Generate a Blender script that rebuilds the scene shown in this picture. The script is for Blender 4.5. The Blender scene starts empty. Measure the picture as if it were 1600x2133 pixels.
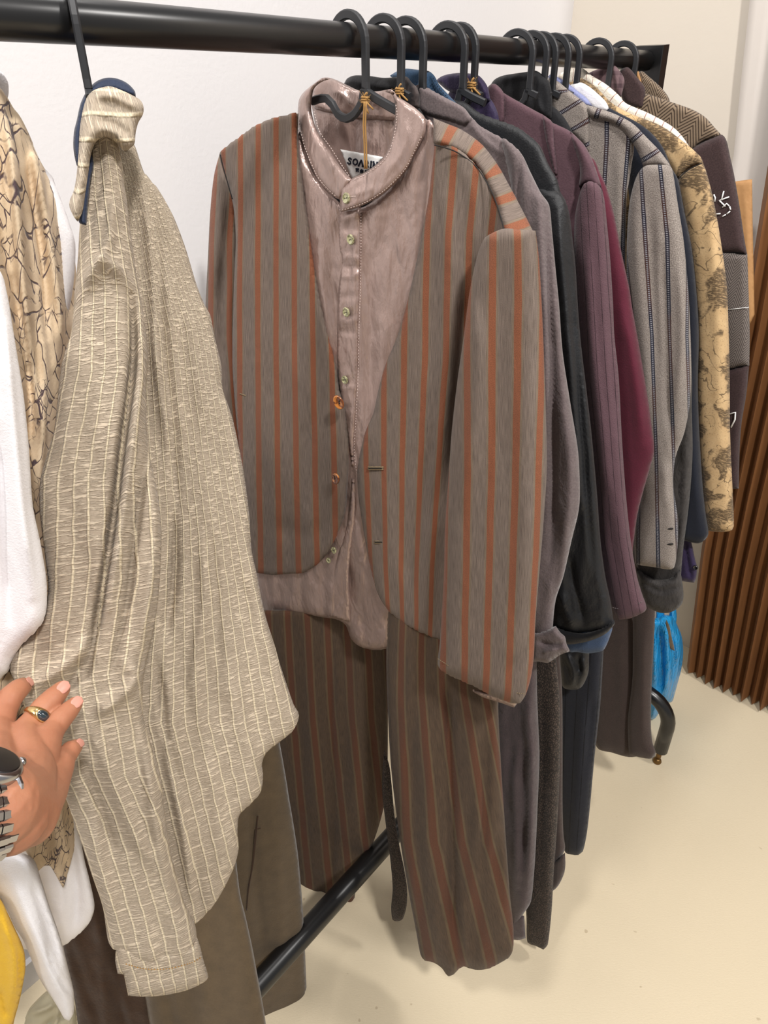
import bpy, math, random
import numpy as np
from mathutils import Vector, Matrix
from mathutils.geometry import delaunay_2d_cdt
random.seed(4)
# ------------------------------------------------------------------ camera, world, lights
SC = bpy.context.scene
C = SC.collection
FPX, CX, CY, HC = 1450.0, 800.0, 1066.5, 1.62
PITCH = math.radians(31.2)
cp, sp = math.cos(PITCH), math.sin(PITCH)
cam_d = bpy.data.cameras.new('camera'); cam = bpy.data.objects.new('camera', cam_d); C.objects.link(cam)
cam.location = (0, 0, HC); cam.rotation_euler = (math.pi/2-PITCH, 0, 0)
cam_d.sensor_fit = 'VERTICAL'; cam_d.sensor_height = 36; cam_d.lens = FPX/2133*36; cam_d.clip_start = .01
SC.camera = cam
SC.view_settings.view_transform = 'Standard'; SC.view_settings.look = 'None'
SC.view_settings.gamma = 1; SC.view_settings.use_curve_mapping = False
SC.view_settings.exposure = -0.25
w = bpy.data.worlds.new('world'); SC.world = w; w.use_nodes = True
w.node_tree.nodes['Background'].inputs[0].default_value = (1, .985, .975, 1)
w.node_tree.nodes['Background'].inputs[1].default_value = .42
def area(name, loc, target, size, power, col=(1, .965, .93)):
    l = bpy.data.lights.new(name, 'AREA'); l.shape = 'DISK'; l.size = size; l.energy = power; l.color = col
    o = bpy.data.objects.new(name, l); C.objects.link(o); o.location = loc
    o.rotation_euler = (Vector(target)-Vector(loc)).to_track_quat('-Z', 'Y').to_euler()
area('track_light_key', (.75, -1.0, 3.5), (.15, .9, .8), .26, 92)
area('track_light_left', (-.85, -.35, 3.4), (.2, 1.2, .7), .3, 42)
area('track_light_right', (1.9, .4, 3.4), (.9, 1.3, .4), .35, 42)
area('track_light_back', (-.1, 1.1, 3.4), (.0, 1.1, 0), .5, 12)

# ------------------------------------------------------------------ geometry helpers
def atF(px, py, F):
    D = FPX*cp+(CY-py)*sp
    return Vector(((px-CX)/D*F, F, HC+((CY-py)*cp-FPX*sp)/D*F))
def atz(px, py, z):
    return atF(px, py, z*(FPX*cp+(CY-py)*sp)/FPX)
CAM = Vector((0, 0, HC))
_vp = Vector(((2222-CX), FPX*cp+879*sp, 0)).normalized()
R = _vp                                   # along the rail, away from the camera
S = Vector((R.y, -R.x, 0))                # across the rail, towards the camera side
P0 = atF(748, 85, .9)
RAIL_Z = P0.z
UP = Vector((0, 0, 1))
def P(t, s=0, z=0): return P0+R*t+S*s+UP*z
class Plane:
    def __init__(s, o, n):
        s.o = Vector(o); s.n = Vector(n).normalized()
        if (CAM-s.o).dot(s.n) < 0: s.n = -s.n
        h = UP.cross(s.n); s.h = h.normalized() if h.length > .05 else Vector((1, 0, 0)); s.v = s.n.cross(s.h)
    def hit(s, px, py):
        d = atF(px, py, 1)-CAM
        return CAM+d*((s.o-CAM).dot(s.n)/d.dot(s.n))
    def off(s, d): return Plane(s.o+s.n*d, s.n)
def pt(t, rot=0, lean=0):
    n = Matrix.Rotation(math.radians(rot), 3, 'Z') @ (-R)
    n = (n+UP*lean).normalized()
    return Plane(P(t), n)
def pf(*pts):
    A = [atF(*p) for p in pts]; c = sum(A, Vector())/len(A)
    M = np.array([list(a-c) for a in A]); _, _, vh = np.linalg.svd(M)
    return Plane(c, Vector(vh[2]))
def link(name, me, mat, parent=None):
    o = bpy.data.objects.new(name, me)
    if mat: me.materials.append(mat)
    C.objects.link(o)
    if parent is not None:
        o.parent = parent
        w0 = WORLD.get(parent.name, Vector())
        for v in me.vertices: v.co -= w0
        WORLD[o.name] = w0
    return o
WORLD = {}
def thing(name, label, cat, loc, group=None):
    o = bpy.data.objects.new(name, None); C.objects.link(o); o.location = loc; o.empty_display_size = .03
    o['label'] = label; o['category'] = cat
    if group: o['group'] = group
    WORLD[o.name] = Vector(loc)
    return o
def tag(o, label, cat, group=None):
    o['label'] = label; o['category'] = cat
    if group: o['group'] = group
    return o
def mesh(verts, faces, smooth=True, uv=None):
    me = bpy.data.meshes.new('m'); me.from_pydata([tuple(v) for v in verts], [], faces); me.validate()
    if smooth: me.polygons.foreach_set('use_smooth', [True]*len(me.polygons))
    if uv is not None:
        l = me.uv_layers.new(name='UVMap'); idx = np.empty(len(me.loops), int); me.loops.foreach_get('vertex_index', idx)
        l.data.foreach_set('uv', np.asarray(uv, float)[idx].ravel())
    me.update(); return me
def smoothpoly(pts, step, closed=True, curve=True):
    pts = [Vector(p) for p in pts]; n = len(pts); out = []
    rng = n if closed else n-1
    for i in range(rng):
        a, b = pts[i], pts[(i+1) % n]
        p, q = (pts[i-1] if closed or i > 0 else a), (pts[(i+2) % n] if closed or i+2 < n else b)
        m = max(1, int((b-a).length/step))
        d0, d1 = (b-p), (q-a)
        # keep real corners sharp
        def sharp(x, y, z):
            u, v = (y-x), (z-y)
            return u.length < 1e-6 or v.length < 1e-6 or u.normalized().dot(v.normalized()) < .35
        t0 = (b-a) if (not curve or sharp(p, a, b)) else d0*.5*min(1, (b-a).length*2/max(d0.length, 1e-6))
        t1 = (b-a) if (not curve or sharp(a, b, q)) else d1*.5*min(1, (b-a).length*2/max(d1.length, 1e-6))
        for k in range(m):
            t = k/m; t2, t3 = t*t, t*t*t
            out.append(a*(2*t3-3*t2+1)+t0*(t3-2*t2+t)+b*(3*t2-2*t3)+t1*(t3-t2))
    if not closed: out.append(pts[-1])
    return out
def segdist(Q, poly, closed):
    Pn = np.array([list(p)[:2] for p in poly], float)
    A = Pn if closed else Pn[:-1]; B = np.roll(Pn, -1, 0) if closed else Pn[1:]
    best = np.full(len(Q), 1e9); arc = np.zeros(len(Q)); sgn = np.ones(len(Q)); acc = 0
    for a, b in zip(A, B):
        d = b-a; L2 = d.dot(d)
        if L2 < 1e-9: continue
        L = math.sqrt(L2)
        t = np.clip(((Q-a)@d)/L2, 0, 1); e = Q-a-t[:, None]*d
        dist = np.hypot(e[:, 0], e[:, 1]); m = dist < best
        best[m] = dist[m]; arc[m] = acc+t[m]*L; sgn[m] = np.where(d[0]*e[m, 1]-d[1]*e[m, 0] >= 0, 1, -1); acc += L
    return best, arc, sgn, acc
def inpoly(x, y, poly):
    c = False; j = len(poly)-1
    for i in range(len(poly)):
        xi, yi = poly[i][0], poly[i][1]; xj, yj = poly[j][0], poly[j][1]
        if (yi > y) != (yj > y) and x < (xj-xi)*(y-yi)/(yj-yi)+xi: c = not c
        j = i
    return c
def guides(rows, u0, u1):
    ys = [r[0] for r in rows]; xl = [r[1] for r in rows]; xr = [r[2] for r in rows]
    def f(Q, W):
        l = np.interp(Q[:, 1], ys, xl); r = np.interp(Q[:, 1], ys, xr)
        return np.stack([u0+(u1-u0)*(Q[:, 0]-l)/(r-l), W[:, 1]], 1)
    return f
def pathuv(path, su, sv, swap=False):
    def f(Q, W):
        d, a, s, L = segdist(Q, path, False)
        return np.stack([a*su, d*s*sv] if not swap else [d*s*sv, a*su], 1)
    return f
def panel(name, poly, pl, mat, parent=None, tf=.018, tb=.012, R_=28, folds=(), drape=None, uv=None, step=None, curve=True, flute=None):
    """A padded piece of cloth: the outline lies in the vertical cloth plane, the two faces puff out from it."""
    xs = [p[0] for p in poly]; ys = [p[1] for p in poly]
    area_ = (max(xs)-min(xs))*(max(ys)-min(ys))
    if step is None: step = min(6.2, max(2.2, math.sqrt(area_)/38))
    b = smoothpoly([(x, y) for x, y in poly], step, True, curve)
    b2 = [Vector((p.x, p.y)) for p in b]
    inner = []
    y = min(ys)+step*.5; r = 0
    while y < max(ys):
        x = min(xs)+step*(.5 if r % 2 else 0)
        while x < max(xs):
            if inpoly(x, y, b2): inner.append((x, y))
            x += step
        y += step*.87; r += 1
    if inner:
        d, *_ = segdist(np.array(inner), b2, True)
        inner = [q for q, k in zip(inner, d) if k > step*.55]
    nb = len(b2)
    vin = b2+[Vector(q) for q in inner]
    vo, _, fo, ov, _, _ = delaunay_2d_cdt(vin, [(i, (i+1) % nb) for i in range(nb)], [], 1, 1e-4)
    Q = np.array([list(v) for v in vo]); d, *_ = segdist(Q, b2, True)
    k = 1-np.clip(d/R_, 0, 1); e = np.sqrt(np.clip(1-k*k, 0, 1)); e[d < 1e-3] = 0
    P3 = np.array([list(pl.hit(q[0], q[1])) for q in Q])
    n = np.array(list(pl.n)); h = np.array(list(pl.h)); o = np.array(list(pl.o))
    dc = (CAM-Vector(P3.mean(0))).normalized(); n = np.array(list(dc/max(dc.dot(pl.n), .62)))
    W = np.stack([(P3-o)@h, P3[:, 2]], 1)
    UV = uv(Q, W) if uv else W.copy()
    wf = e*tf; wb = e*tb
    rn = random.Random(name+str(len(poly))+str(int(xs[0])))
    if drape:
        amp, lam = drape
        ph = [rn.uniform(0, 6.28) for _ in range(6)]
        uu = W[:, 0]; vv = W[:, 1]
        q = (np.sin(6.283*uu/lam+ph[0]+1.6*np.sin(vv*5+ph[1]))*.55+np.sin(6.283*uu/lam*1.73+ph[2]+1.9*np.sin(vv*7+ph[3]))*.3
             + np.sin(6.283*(uu*.7+vv*.45)/lam*.8+ph[4])*.25)
        wf = wf+amp*q*e; wb = wb-amp*q*e*.5
    ef = np.clip(d/(R_*.5), 0, 1)
    for fo_ in folds:
        path, amp, wd = fo_
        pth = smoothpoly(path, 8, False)
        dd, arc, _, L = segdist(Q, pth, False)
        tp = np.clip(np.minimum(arc, L-arc)/(L*.18+1e-6), 0, 1)*.75+.25
        wf = wf+amp*np.exp(-(dd/wd)**2)*tp*np.maximum(ef, .15)
    base = np.zeros(len(Q))
    if flute:   # the whole cloth waves in and out, more so towards the bottom
        amp, lam, ytop, ybot = flute
        g = np.clip((Q[:, 1]-ytop)/(ybot-ytop), 0, 1)
        base = amp*g*np.sin(6.283*W[:, 0]/lam+rn.uniform(0, 6)+.8*np.sin(W[:, 1]*6))
    VF = P3+n*(wf+base)[:, None]; VB = P3+n*(base-wb)[:, None]
    N = len(Q); isb = d < 1e-3
    verts = list(VF); mp = {}
    for i in range(N):
        if isb[i]: mp[i] = i
        else: mp[i] = len(verts); verts.append(VB[i])
    uvs = list(UV)+[UV[i] for i in range(N) if not isb[i]]
    faces = []
    flip = None
    for f in fo:
        f = list(f)
        if flip is None:
            a, b_, c_ = [Vector(VF[i]) for i in f[:3]]
            flip = (b_-a).cross(c_-a).dot(pl.n) < 0
        if flip: f = f[::-1]
        faces.append(f); g = [mp[i] for i in f[::-1]]
        if set(g) != set(f): faces.append(g)
    me = mesh(verts, faces, True, uvs)
    return link(name, me, mat, parent)
def tube_mesh(pts, r, seg=10, caps=True, radii=None):
    pts = [Vector(p) for p in pts]; n = len(pts); verts = []; faces = []
    up = None
    for i, p in enumerate(pts):
        d = (pts[min(i+1, n-1)]-pts[max(i-1, 0)]).normalized()
        if up is None:
            up = d.orthogonal().normalized()
        a = (up-d*up.dot(d)).normalized(); up = a; b = d.cross(a)
        rr = radii[i] if radii else r
        for k in range(seg):
            th = 2*math.pi*k/seg; verts.append(p+(a*math.cos(th)+b*math.sin(th))*rr)
    for i in range(n-1):
        for k in range(seg):
            q = (k+1) % seg; faces.append((i*seg+k, i*seg+q, (i+1)*seg+q, (i+1)*seg+k))
    if caps: faces.append(tuple(range(seg))[::-1]); faces.append(tuple(range((n-1)*seg, n*seg)))
    return verts, faces
class MB:
    def __init__(s): s.v = []; s.f = []
    def add(s, vf):
        o = len(s.v); s.v += [Vector(x) for x in vf[0]]; s.f += [tuple(i+o for i in f) for f in vf[1]]; return s
    def tube(s, pts, r, seg=8, radii=None): return s.add(tube_mesh(pts, r, seg, True, radii))
    def box(s, c, ax, half):
        v = []
        for i in (-1, 1):
            for j in (-1, 1):
                for k in (-1, 1): v.append(Vector(c)+ax[0]*half[0]*i+ax[1]*half[1]*j+ax[2]*half[2]*k)
        return s.add((v, [(0, 1, 3, 2), (4, 6, 7, 5), (0, 4, 5, 1), (2, 3, 7, 6), (0, 2, 6, 4), (1, 5, 7, 3)]))
    def ribbon(s, pts, wd, th, side, nrm):
        """flat bar following pts, lying in the plane of `side`; rectangular section"""
        n = len(pts); v = []; f = []
        for i, p in enumerate(pts):
            d = (pts[min(i+1, n-1)]-pts[max(i-1, 0)]).normalized(); a = nrm.cross(d).normalized()
            ww = wd[i] if isinstance(wd, list) else wd
            c = .0012
            for (x, y) in ((-ww/2, -th/2+c), (-ww/2+c, -th/2), (ww/2-c, -th/2), (ww/2, -th/2+c), (ww/2, th/2-c), (ww/2-c, th/2), (-ww/2+c, th/2), (-ww/2, th/2-c)):
                v.append(p+a*x+nrm*y)
        for i in range(n-1):
            for k in range(8): q = (k+1) % 8; f.append((i*8+k, i*8+q, (i+1)*8+q, (i+1)*8+k))
        f.append(tuple(range(8))[::-1]); f.append(tuple(range((n-1)*8, n*8)))
        return s.add((v, f))
    def lathe(s, c, n, prof, seg=24, sq=1.0, up=None):
        n = n.normalized(); a = n.orthogonal().normalized() if up is None else (up-n*up.dot(n)).normalized(); b = n.cross(a); v = []; f = []
        for (r, h) in prof:
            for k in range(seg):
                th = 2*math.pi*k/seg; v.append(c+a*math.cos(th)*r+b*math.sin(th)*r*sq+n*h)
        for i in range(len(prof)-1):
            for k in range(seg): q = (k+1) % seg; f.append((i*seg+k, i*seg+q, (i+1)*seg+q, (i+1)*seg+k))
        f.append(tuple(range(seg))[::-1]); f.append(tuple(range((len(prof)-1)*seg, len(prof)*seg)))
        return s.add((v, f))
    def build(s, name, mat, parent=None, smooth=True, uv=None):
        return link(name, mesh(s.v, s.f, smooth, uv), mat, parent)

# ------------------------------------------------------------------ materials
def lin(c):
    return tuple(((x/255)/12.92 if x/255 <= .04045 else ((x/255+.055)/1.055)**2.4) for x in c)+(1,)
def lk(c, k=None):
    """dyed cloth is darker than its picked tone; pale cloth is left nearly alone"""
    m = sum(c)/3; k = k or (.66 if m < 130 else .66+.34*min(1, (m-130)/90))
    l = lin(c); return (l[0]*k, l[1]*k, l[2]*k, 1)
class NT:
    def __init__(s, name):
        s.mat = bpy.data.materials.new(name); s.mat.use_nodes = True; s.t = s.mat.node_tree
        s.b = s.t.nodes['Principled BSDF']; s.out = s.t.nodes['Material Output']
    def n(s, typ, **k):
        nd = s.t.nodes.new(typ)
        for a, b in k.items(): setattr(nd, a, b)
        return nd
    def L(s, a, b): s.t.links.new(a, b)
    def set(s, inp, v):
        if isinstance(v, bpy.types.NodeSocket): s.L(v, inp)
        else: inp.default_value = v
    def m(s, op, a, b=0.0, c=0.0, clamp=False):
        nd = s.n('ShaderNodeMath', operation=op); nd.use_clamp = clamp
        s.set(nd.inputs[0], a); s.set(nd.inputs[1], b); s.set(nd.inputs[2], c); return nd.outputs[0]
    def ss(s, x, lo, hi):
        nd = s.n('ShaderNodeMapRange', interpolation_type='SMOOTHSTEP'); s.set(nd.inputs[0], x)
        nd.inputs[1].default_value = lo; nd.inputs[2].default_value = hi; return nd.outputs[0]
    def uv(s):
        nd = s.n('ShaderNodeUVMap'); sep = s.n('ShaderNodeSeparateXYZ'); s.L(nd.outputs[0], sep.inputs[0])
        s.UV = nd.outputs[0]; return sep.outputs[0], sep.outputs[1]
    def obj(s):
        nd = s.n('ShaderNodeTexCoord'); return nd.outputs['Object']
    def scale(s, vec, sc, rot=0):
        nd = s.n('ShaderNodeMapping'); s.L(vec, nd.inputs[0]); nd.inputs['Scale'].default_value = sc; nd.inputs['Rotation'].default_value = (0, 0, rot); return nd.outputs[0]
    def comb(s, x, y, z=0.0):
        nd = s.n('ShaderNodeCombineXYZ'); s.set(nd.inputs[0], x); s.set(nd.inputs[1], y); s.set(nd.inputs[2], z); return nd.outputs[0]
    def noise(s, vec, sc, det=3, rough=.5, dist=0.0):
        nd = s.n('ShaderNodeTexNoise'); s.L(vec, nd.inputs['Vector']); nd.inputs['Scale'].default_value = sc
        nd.inputs['Detail'].default_value = det; nd.inputs['Roughness'].default_value = rough; nd.inputs['Distortion'].default_value = dist; return nd.outputs[0]
    def vor(s, vec, sc, feat='DISTANCE_TO_EDGE'):
        nd = s.n('ShaderNodeTexVoronoi', feature=feat); s.L(vec, nd.inputs['Vector']); nd.inputs['Scale'].default_value = sc; return nd.outputs['Distance']
    def mix(s, fac, a, b, mode='MIX'):
        nd = s.n('ShaderNodeMix', data_type='RGBA', blend_type=mode); s.set(nd.inputs[0], fac)
        s.set(nd.inputs[6], a); s.set(nd.inputs[7], b); return nd.outputs[2]
    def bump(s, h, strength=.3, dist=.001):
        nd = s.n('ShaderNodeBump'); s.L(h, nd.inputs['Height']); nd.inputs['Strength'].default_value = strength; nd.inputs['Distance'].default_value = dist
        s.L(nd.outputs[0], s.b.inputs['Normal']); return nd
    def stripe(s, u, period, a, b, soft=.03):
        f = s.m('FRACT', s.m('DIVIDE', u, period))
        return s.m('MULTIPLY', s.ss(f, a-soft, a+soft), s.m('SUBTRACT', 1.0, s.ss(f, b-soft, b+soft)))
    def fin(s, col, rough=.85, sheen=.25, spec=.25, **k):
        s.set(s.b.inputs['Base Color'], col); s.set(s.b.inputs['Roughness'], rough)
        s.b.inputs['Sheen Weight'].default_value = sheen*.3; s.b.inputs['Sheen Roughness'].default_value = .5
        s.b.inputs['Specular IOR Level'].default_value = spec
        for a, b in k.items(): s.set(s.b.inputs[a.replace('_', ' ')], b)
        return s.mat
def plain(name, c, rough=.5, metal=0, spec=.5, **k):
    t = NT(name); t.fin(lin(c), rough, 0, spec, Metallic=metal, **k); return t.mat
def fabric(name, c, c2=None, weave=700, wamp=.35, wr=.35, rough=.88, sheen=.3, wrinkle=.5, wsc=22, spec=.2, stretch=(1, 1, 1)):
    """woven cloth: thread-level mottling plus soft wrinkles in the surface"""
    t = NT(name); t.uv(); c2 = c2 or tuple(x*.6 for x in c)
    n1 = t.noise(t.scale(t.UV, stretch), weave, 2, .6); n2 = t.noise(t.UV, 40, 4, .6)
    f = t.m('ADD', t.m('MULTIPLY', t.m('SUBTRACT', n1, .5), wamp*4), t.m('MULTIPLY', t.m('SUBTRACT', n2, .5), wr*2))
    col = t.mix(t.m('ADD', f, .3, clamp=True), lk(c), lk(c2))
    w1 = t.noise(t.scale(t.UV, (1.3, .7, 1)), wsc, 4, .6, .6)
    t.bump(t.m('ADD', t.m('MULTIPLY', w1, wrinkle*6), t.m('MULTIPLY', n1, .35)), .55, .0022)
    return t.fin(col, rough, sheen, spec)
def suiting(name, g1, g2, o1, period=.037, a=.36, b=.65, dark=1):
    t = NT(name); u, v = t.uv()
    wob = t.m('MULTIPLY', t.m('SUBTRACT', t.noise(t.UV, 9, 2), .5), .004)
    uu = t.m('ADD', u, wob)
    mask = t.stripe(uu, period, a, b, .02)
    fine = t.noise(t.scale(t.UV, (1, .035, 1)), 1300, 2, .55)      # slubby vertical yarns
    tw = t.noise(t.UV, 1300, 1)
    g = t.mix(t.m('ADD', t.m('MULTIPLY', t.m('SUBTRACT', fine, .5), 2.0), .45, clamp=True), lk(g1, .87), lk(g2, .87))
    g = t.mix(t.m('MULTIPLY', t.stripe(uu, period, a-.08, b+.08, .03), .3), g, lk((128, 110, 78), .87))
    o = t.mix(t.m('ADD', t.m('MULTIPLY', t.m('SUBTRACT', tw, .5), 2.5), .4, clamp=True), lk(o1, .87), lk(tuple(x*.62 for x in o1), .87))
    col = t.mix(t.m('MULTIPLY', mask, .92), g, o)
    w1 = t.noise(t.scale(t.UV, (1.3, .6, 1)), 18, 4, .55, .3)
    t.bump(t.m('ADD', t.m('MULTIPLY', w1, 5.5), t.m('MULTIPLY', tw, .35)), .5, .002)
    return t.fin(col, .82, .2, .3)
M = {}
M['suit'] = suiting('striped wool suiting', (132, 117, 107), (84, 73, 66), (152, 88, 58))
M['suit_trouser'] = suiting('striped wool trousering', (92, 74, 58), (60, 47, 37), (104, 62, 43))
def satin():
    t = NT('mauve satin'); t.uv()
    c1 = t.noise(t.scale(t.UV, (1.4, .7, 1)), 34, 5, .65, .2)
    cr = t.noise(t.scale(t.UV, (1, .35, 1)), 300, 3, .6)
    col = t.mix(c1, lin((180, 157, 149)), lin((140, 118, 111)))
    big = t.noise(t.scale(t.UV, (1.5, .7, 1)), 16, 3, .5, .3)
    t.bump(t.m('ADD', t.m('MULTIPLY', big, 9), t.m('ADD', t.m('MULTIPLY', c1, 1.6), t.m('MULTIPLY', cr, .25))), .6, .0022)
    return t.fin(col, .3, .1, .9, Metallic=.4)
M['satin'] = satin()
def seer():
    t = NT('crinkled seersucker'); u, v = t.uv()
    wob = t.m('MULTIPLY', t.m('SUBTRACT', t.noise(t.UV, 35, 2), .5), .005)
    uu = t.m('ADD', u, wob)
    cord = t.m('MAXIMUM', t.stripe(uu, .0155, .40, .56, .05), t.m('MULTIPLY', t.stripe(uu, .0155, .05, .13, .04), .0))
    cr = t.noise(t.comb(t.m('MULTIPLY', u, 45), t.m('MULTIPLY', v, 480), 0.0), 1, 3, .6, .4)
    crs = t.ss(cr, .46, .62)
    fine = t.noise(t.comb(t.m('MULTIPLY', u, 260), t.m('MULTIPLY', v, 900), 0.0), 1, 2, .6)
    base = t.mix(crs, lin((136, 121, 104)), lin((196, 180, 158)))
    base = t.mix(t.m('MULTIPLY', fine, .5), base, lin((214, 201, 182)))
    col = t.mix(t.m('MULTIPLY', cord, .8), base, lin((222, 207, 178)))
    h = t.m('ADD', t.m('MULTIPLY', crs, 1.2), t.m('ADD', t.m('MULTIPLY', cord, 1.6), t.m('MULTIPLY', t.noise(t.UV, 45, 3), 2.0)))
    t.bump(h, .7, .0015)
    return t.fin(col, .9, .3, .2)
M['seer'] = seer()
def embroid():
    t = NT('cream cloth with purple drawn lines'); t.uv()
    wv = t.noise(t.UV, 9, 3)
    q = t.n('ShaderNodeVectorMath', operation='ADD'); t.L(t.scale(t.UV, (1, .72, 1)), q.inputs[0])
    nz = t.n('ShaderNodeTexNoise'); t.L(t.UV, nz.inputs['Vector']); nz.inputs['Scale'].default_value = 22
    sc = t.n('ShaderNodeVectorMath', operation='SCALE'); t.L(nz.outputs['Color'], sc.inputs[0]); sc.inputs['Scale'].default_value = .03
    t.L(sc.outputs[0], q.inputs[1])
    e1 = t.vor(q.outputs[0], 42); e2 = t.vor(q.outputs[0], 100)
    l1 = t.m('SUBTRACT', 1.0, t.ss(e1, .012, .035)); l2 = t.m('MULTIPLY', t.m('SUBTRACT', 1.0, t.ss(e2, .02, .055)), t.ss(t.noise(t.UV, 16, 2), .52, .6))
    brk = t.ss(t.noise(t.UV, 60, 2), .36, .5)
    ln = t.m('MULTIPLY', t.m('MAXIMUM', l1, l2), brk)
    base = t.mix(t.noise(t.UV, 14, 3), lk((248, 230, 200)), lk((230, 206, 174)))
    base = t.mix(t.m('MULTIPLY', t.noise(t.UV, 700, 2), .4), base, lk((182, 150, 118)))
    col = t.mix(t.m('MULTIPLY', ln, .9), base, lk((66, 44, 74)))
    t.bump(t.m('ADD', t.m('MULTIPLY', ln, .8), t.m('MULTIPLY', t.noise(t.UV, 20, 3), 4)), .5, .002)
    return t.fin(col, .9, .3, .2)
M['embroid'] = embroid()
M['white'] = fabric('white cotton', (236, 234, 236), (214, 212, 216), 500, .1, .2, wrinkle=.5, wsc=12)
M['yellow'] = fabric('yellow cloth', (250, 206, 66), (232, 172, 40), 500, .1, .3, wrinkle=.4, wsc=12)
M['olive'] = fabric('olive brushed cotton', (116, 98, 74), (88, 74, 56), 300, .12, .6, wrinkle=.35, wsc=12, sheen=.5)
M['dkbrown'] = fabric('dark brown cloth', (84, 60, 42), (54, 38, 28), 200, .2, .6, wrinkle=.4)
M['fleece'] = fabric('mauve grey fleece', (132, 118, 118), (94, 82, 84), 380, .35, .4, sheen=.7, wrinkle=.5, wsc=30)
M['fleece_dark'] = fabric('mauve grey trousering', (104, 90, 92), (72, 62, 64), 380, .3, .4, sheen=.5, wrinkle=.6, wsc=30)
M['black'] = fabric('black cloth', (38, 38, 41), (24, 24, 27), 500, .2, .3, rough=.75, sheen=.2, wrinkle=.4)
M['blacksilk'] = fabric('black silky cloth', (40, 41, 44), (27, 28, 31), 500, .1, .2, rough=.52, sheen=.15, wrinkle=.8, wsc=16, spec=.35)
M['denim'] = fabric('blue denim', (64, 92, 122), (42, 64, 88), 500, .35, .3)
M['denim2'] = fabric('mid blue cloth', (92, 114, 150), (66, 86, 120), 500, .35, .3)
M['purple'] = fabric('deep purple cloth', (62, 50, 86), (42, 35, 60), 500, .15, .3, rough=.6)
M['plum'] = fabric('plum cloth', (112, 84, 92), (86, 62, 70), 420, .22, .3, wrinkle=.35)
def pin(name, c, c2, line, period, wdt, dashed=False):
    t = NT(name); u, v = t.uv()
    n1 = t.noise(t.UV, 500, 2); base = t.mix(n1, lk(c), lk(c2))
    m = t.stripe(t.m('ADD', u, t.m('MULTIPLY', t.m('SUBTRACT', t.noise(t.UV, 12, 2), .5), .004)), period, .5-wdt, .5+wdt, .02)
    m = t.m('MULTIPLY', m, t.ss(t.noise(t.scale(t.UV, (1, .12, 1)), 160, 2), .28, .5))
    col = t.mix(m, base, lk(line)); t.bump(t.m('ADD', t.m('MULTIPLY', t.noise(t.UV, 20, 3), 3), n1), .5, .0018)
    return t.fin(col, .88, .3, .2)
M['plumpin'] = pin('plum cloth with dark pinstripe', (122, 92, 100), (94, 70, 78), (62, 44, 50), .021, .045)
M['navypin'] = pin('navy cloth with dark pinstripe', (54, 56, 66), (38, 40, 50), (20, 21, 28), .03, .05)
M['burgundy'] = fabric('burgundy cloth', (106, 40, 58), (80, 30, 46), 500, .15, .3, wrinkle=.2)
def wool():
    t = NT('grey wool with stitched stripes'); u, v = t.uv()
    n1 = t.noise(t.UV, 650, 2, .6); n2 = t.noise(t.UV, 45, 3)
    base = t.mix(t.m('ADD', t.m('MULTIPLY', t.m('SUBTRACT', n1, .5), 2.6), .45, clamp=True), lk((172, 162, 154)), lk((118, 108, 102)))
    per = .032
    lane = t.stripe(u, per, .42, .62, .015)
    dash = t.ss(t.m('FRACT', t.m('DIVIDE', v, .0028)), .4, .55)
    edge = t.m('MAXIMUM', t.stripe(u, per, .42, .475, .012), t.stripe(u, per, .565, .62, .012))
    hue = t.ss(t.noise(t.comb(t.m('FLOOR', t.m('DIVIDE', u, per)), t.m('MULTIPLY', v, 9), 0.0), 1, 1), .45, .58)
    dk = t.mix(hue, lk((34, 36, 52)), lk((76, 50, 44)))
    mid = t.mix(dash, dk, lk((150, 150, 158)))
    col = t.mix(lane, base, mid); col = t.mix(edge, col, dk)
    t.bump(t.m('ADD', t.m('MULTIPLY', n2, 2), n1), .5, .0016)
    return t.fin(col, .92, .5, .15)
M['wool'] = wool()
M['navy'] = fabric('navy cloth', (36, 40, 52), (24, 27, 38), 500, .2, .3, wrinkle=.3)
M['lavender'] = fabric('lavender blue cotton', (150, 156, 196), (122, 130, 172), 500, .3, .4)
def tanprint():
    t = NT('tan cloth with brown brush print'); t.uv()
    n = t.noise(t.scale(t.UV, (1.0, .8, 1)), 17, 4, .55, .3); gr = t.noise(t.scale(t.UV, (.6, 2.2, 1)), 220, 3, .7)
    bl = t.m('MULTIPLY', t.ss(n, .49, .53), t.m('ADD', .45, t.ss(gr, .4, .58), clamp=True))
    c1 = t.noise(t.UV, 24, 2, .5, 1.6); line = t.m('SUBTRACT', 1.0, t.ss(t.m('ABSOLUTE', t.m('SUBTRACT', c1, .47)), .006, .016))
    sp_ = t.m('MULTIPLY', t.ss(t.noise(t.UV, 420, 2), .6, .68), .5)
    msk = t.m('MAXIMUM', t.m('MAXIMUM', bl, t.m('MULTIPLY', line, .85)), sp_)
    base = t.mix(t.noise(t.UV, 60, 3), lk((216, 186, 142)), lk((190, 156, 112)))
    col = t.mix(t.m('MULTIPLY', msk, .88), base, lk((84, 68, 52)))
    t.bump(t.noise(t.UV, 300, 3), .3, .001)
    return t.fin(col, .9, .3, .2)
M['tan'] = tanprint()
M['creampin'] = pin('cream cloth with fine red pinstripe', (232, 226, 212), (212, 204, 190), (170, 120, 110), .012, .04)
def plaid():
    t = NT('plum plaid cloth'); u, v = t.uv()
    a = t.stripe(u, .018, .2, .55, .03); b = t.stripe(v, .018, .2, .55, .03)
    col = t.mix(t.m('MULTIPLY', t.m('ADD', a, b), .45), lk((134, 108, 112)), lk((74, 54, 60))); return t.fin(col)
M['plaid'] = plaid()
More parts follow.
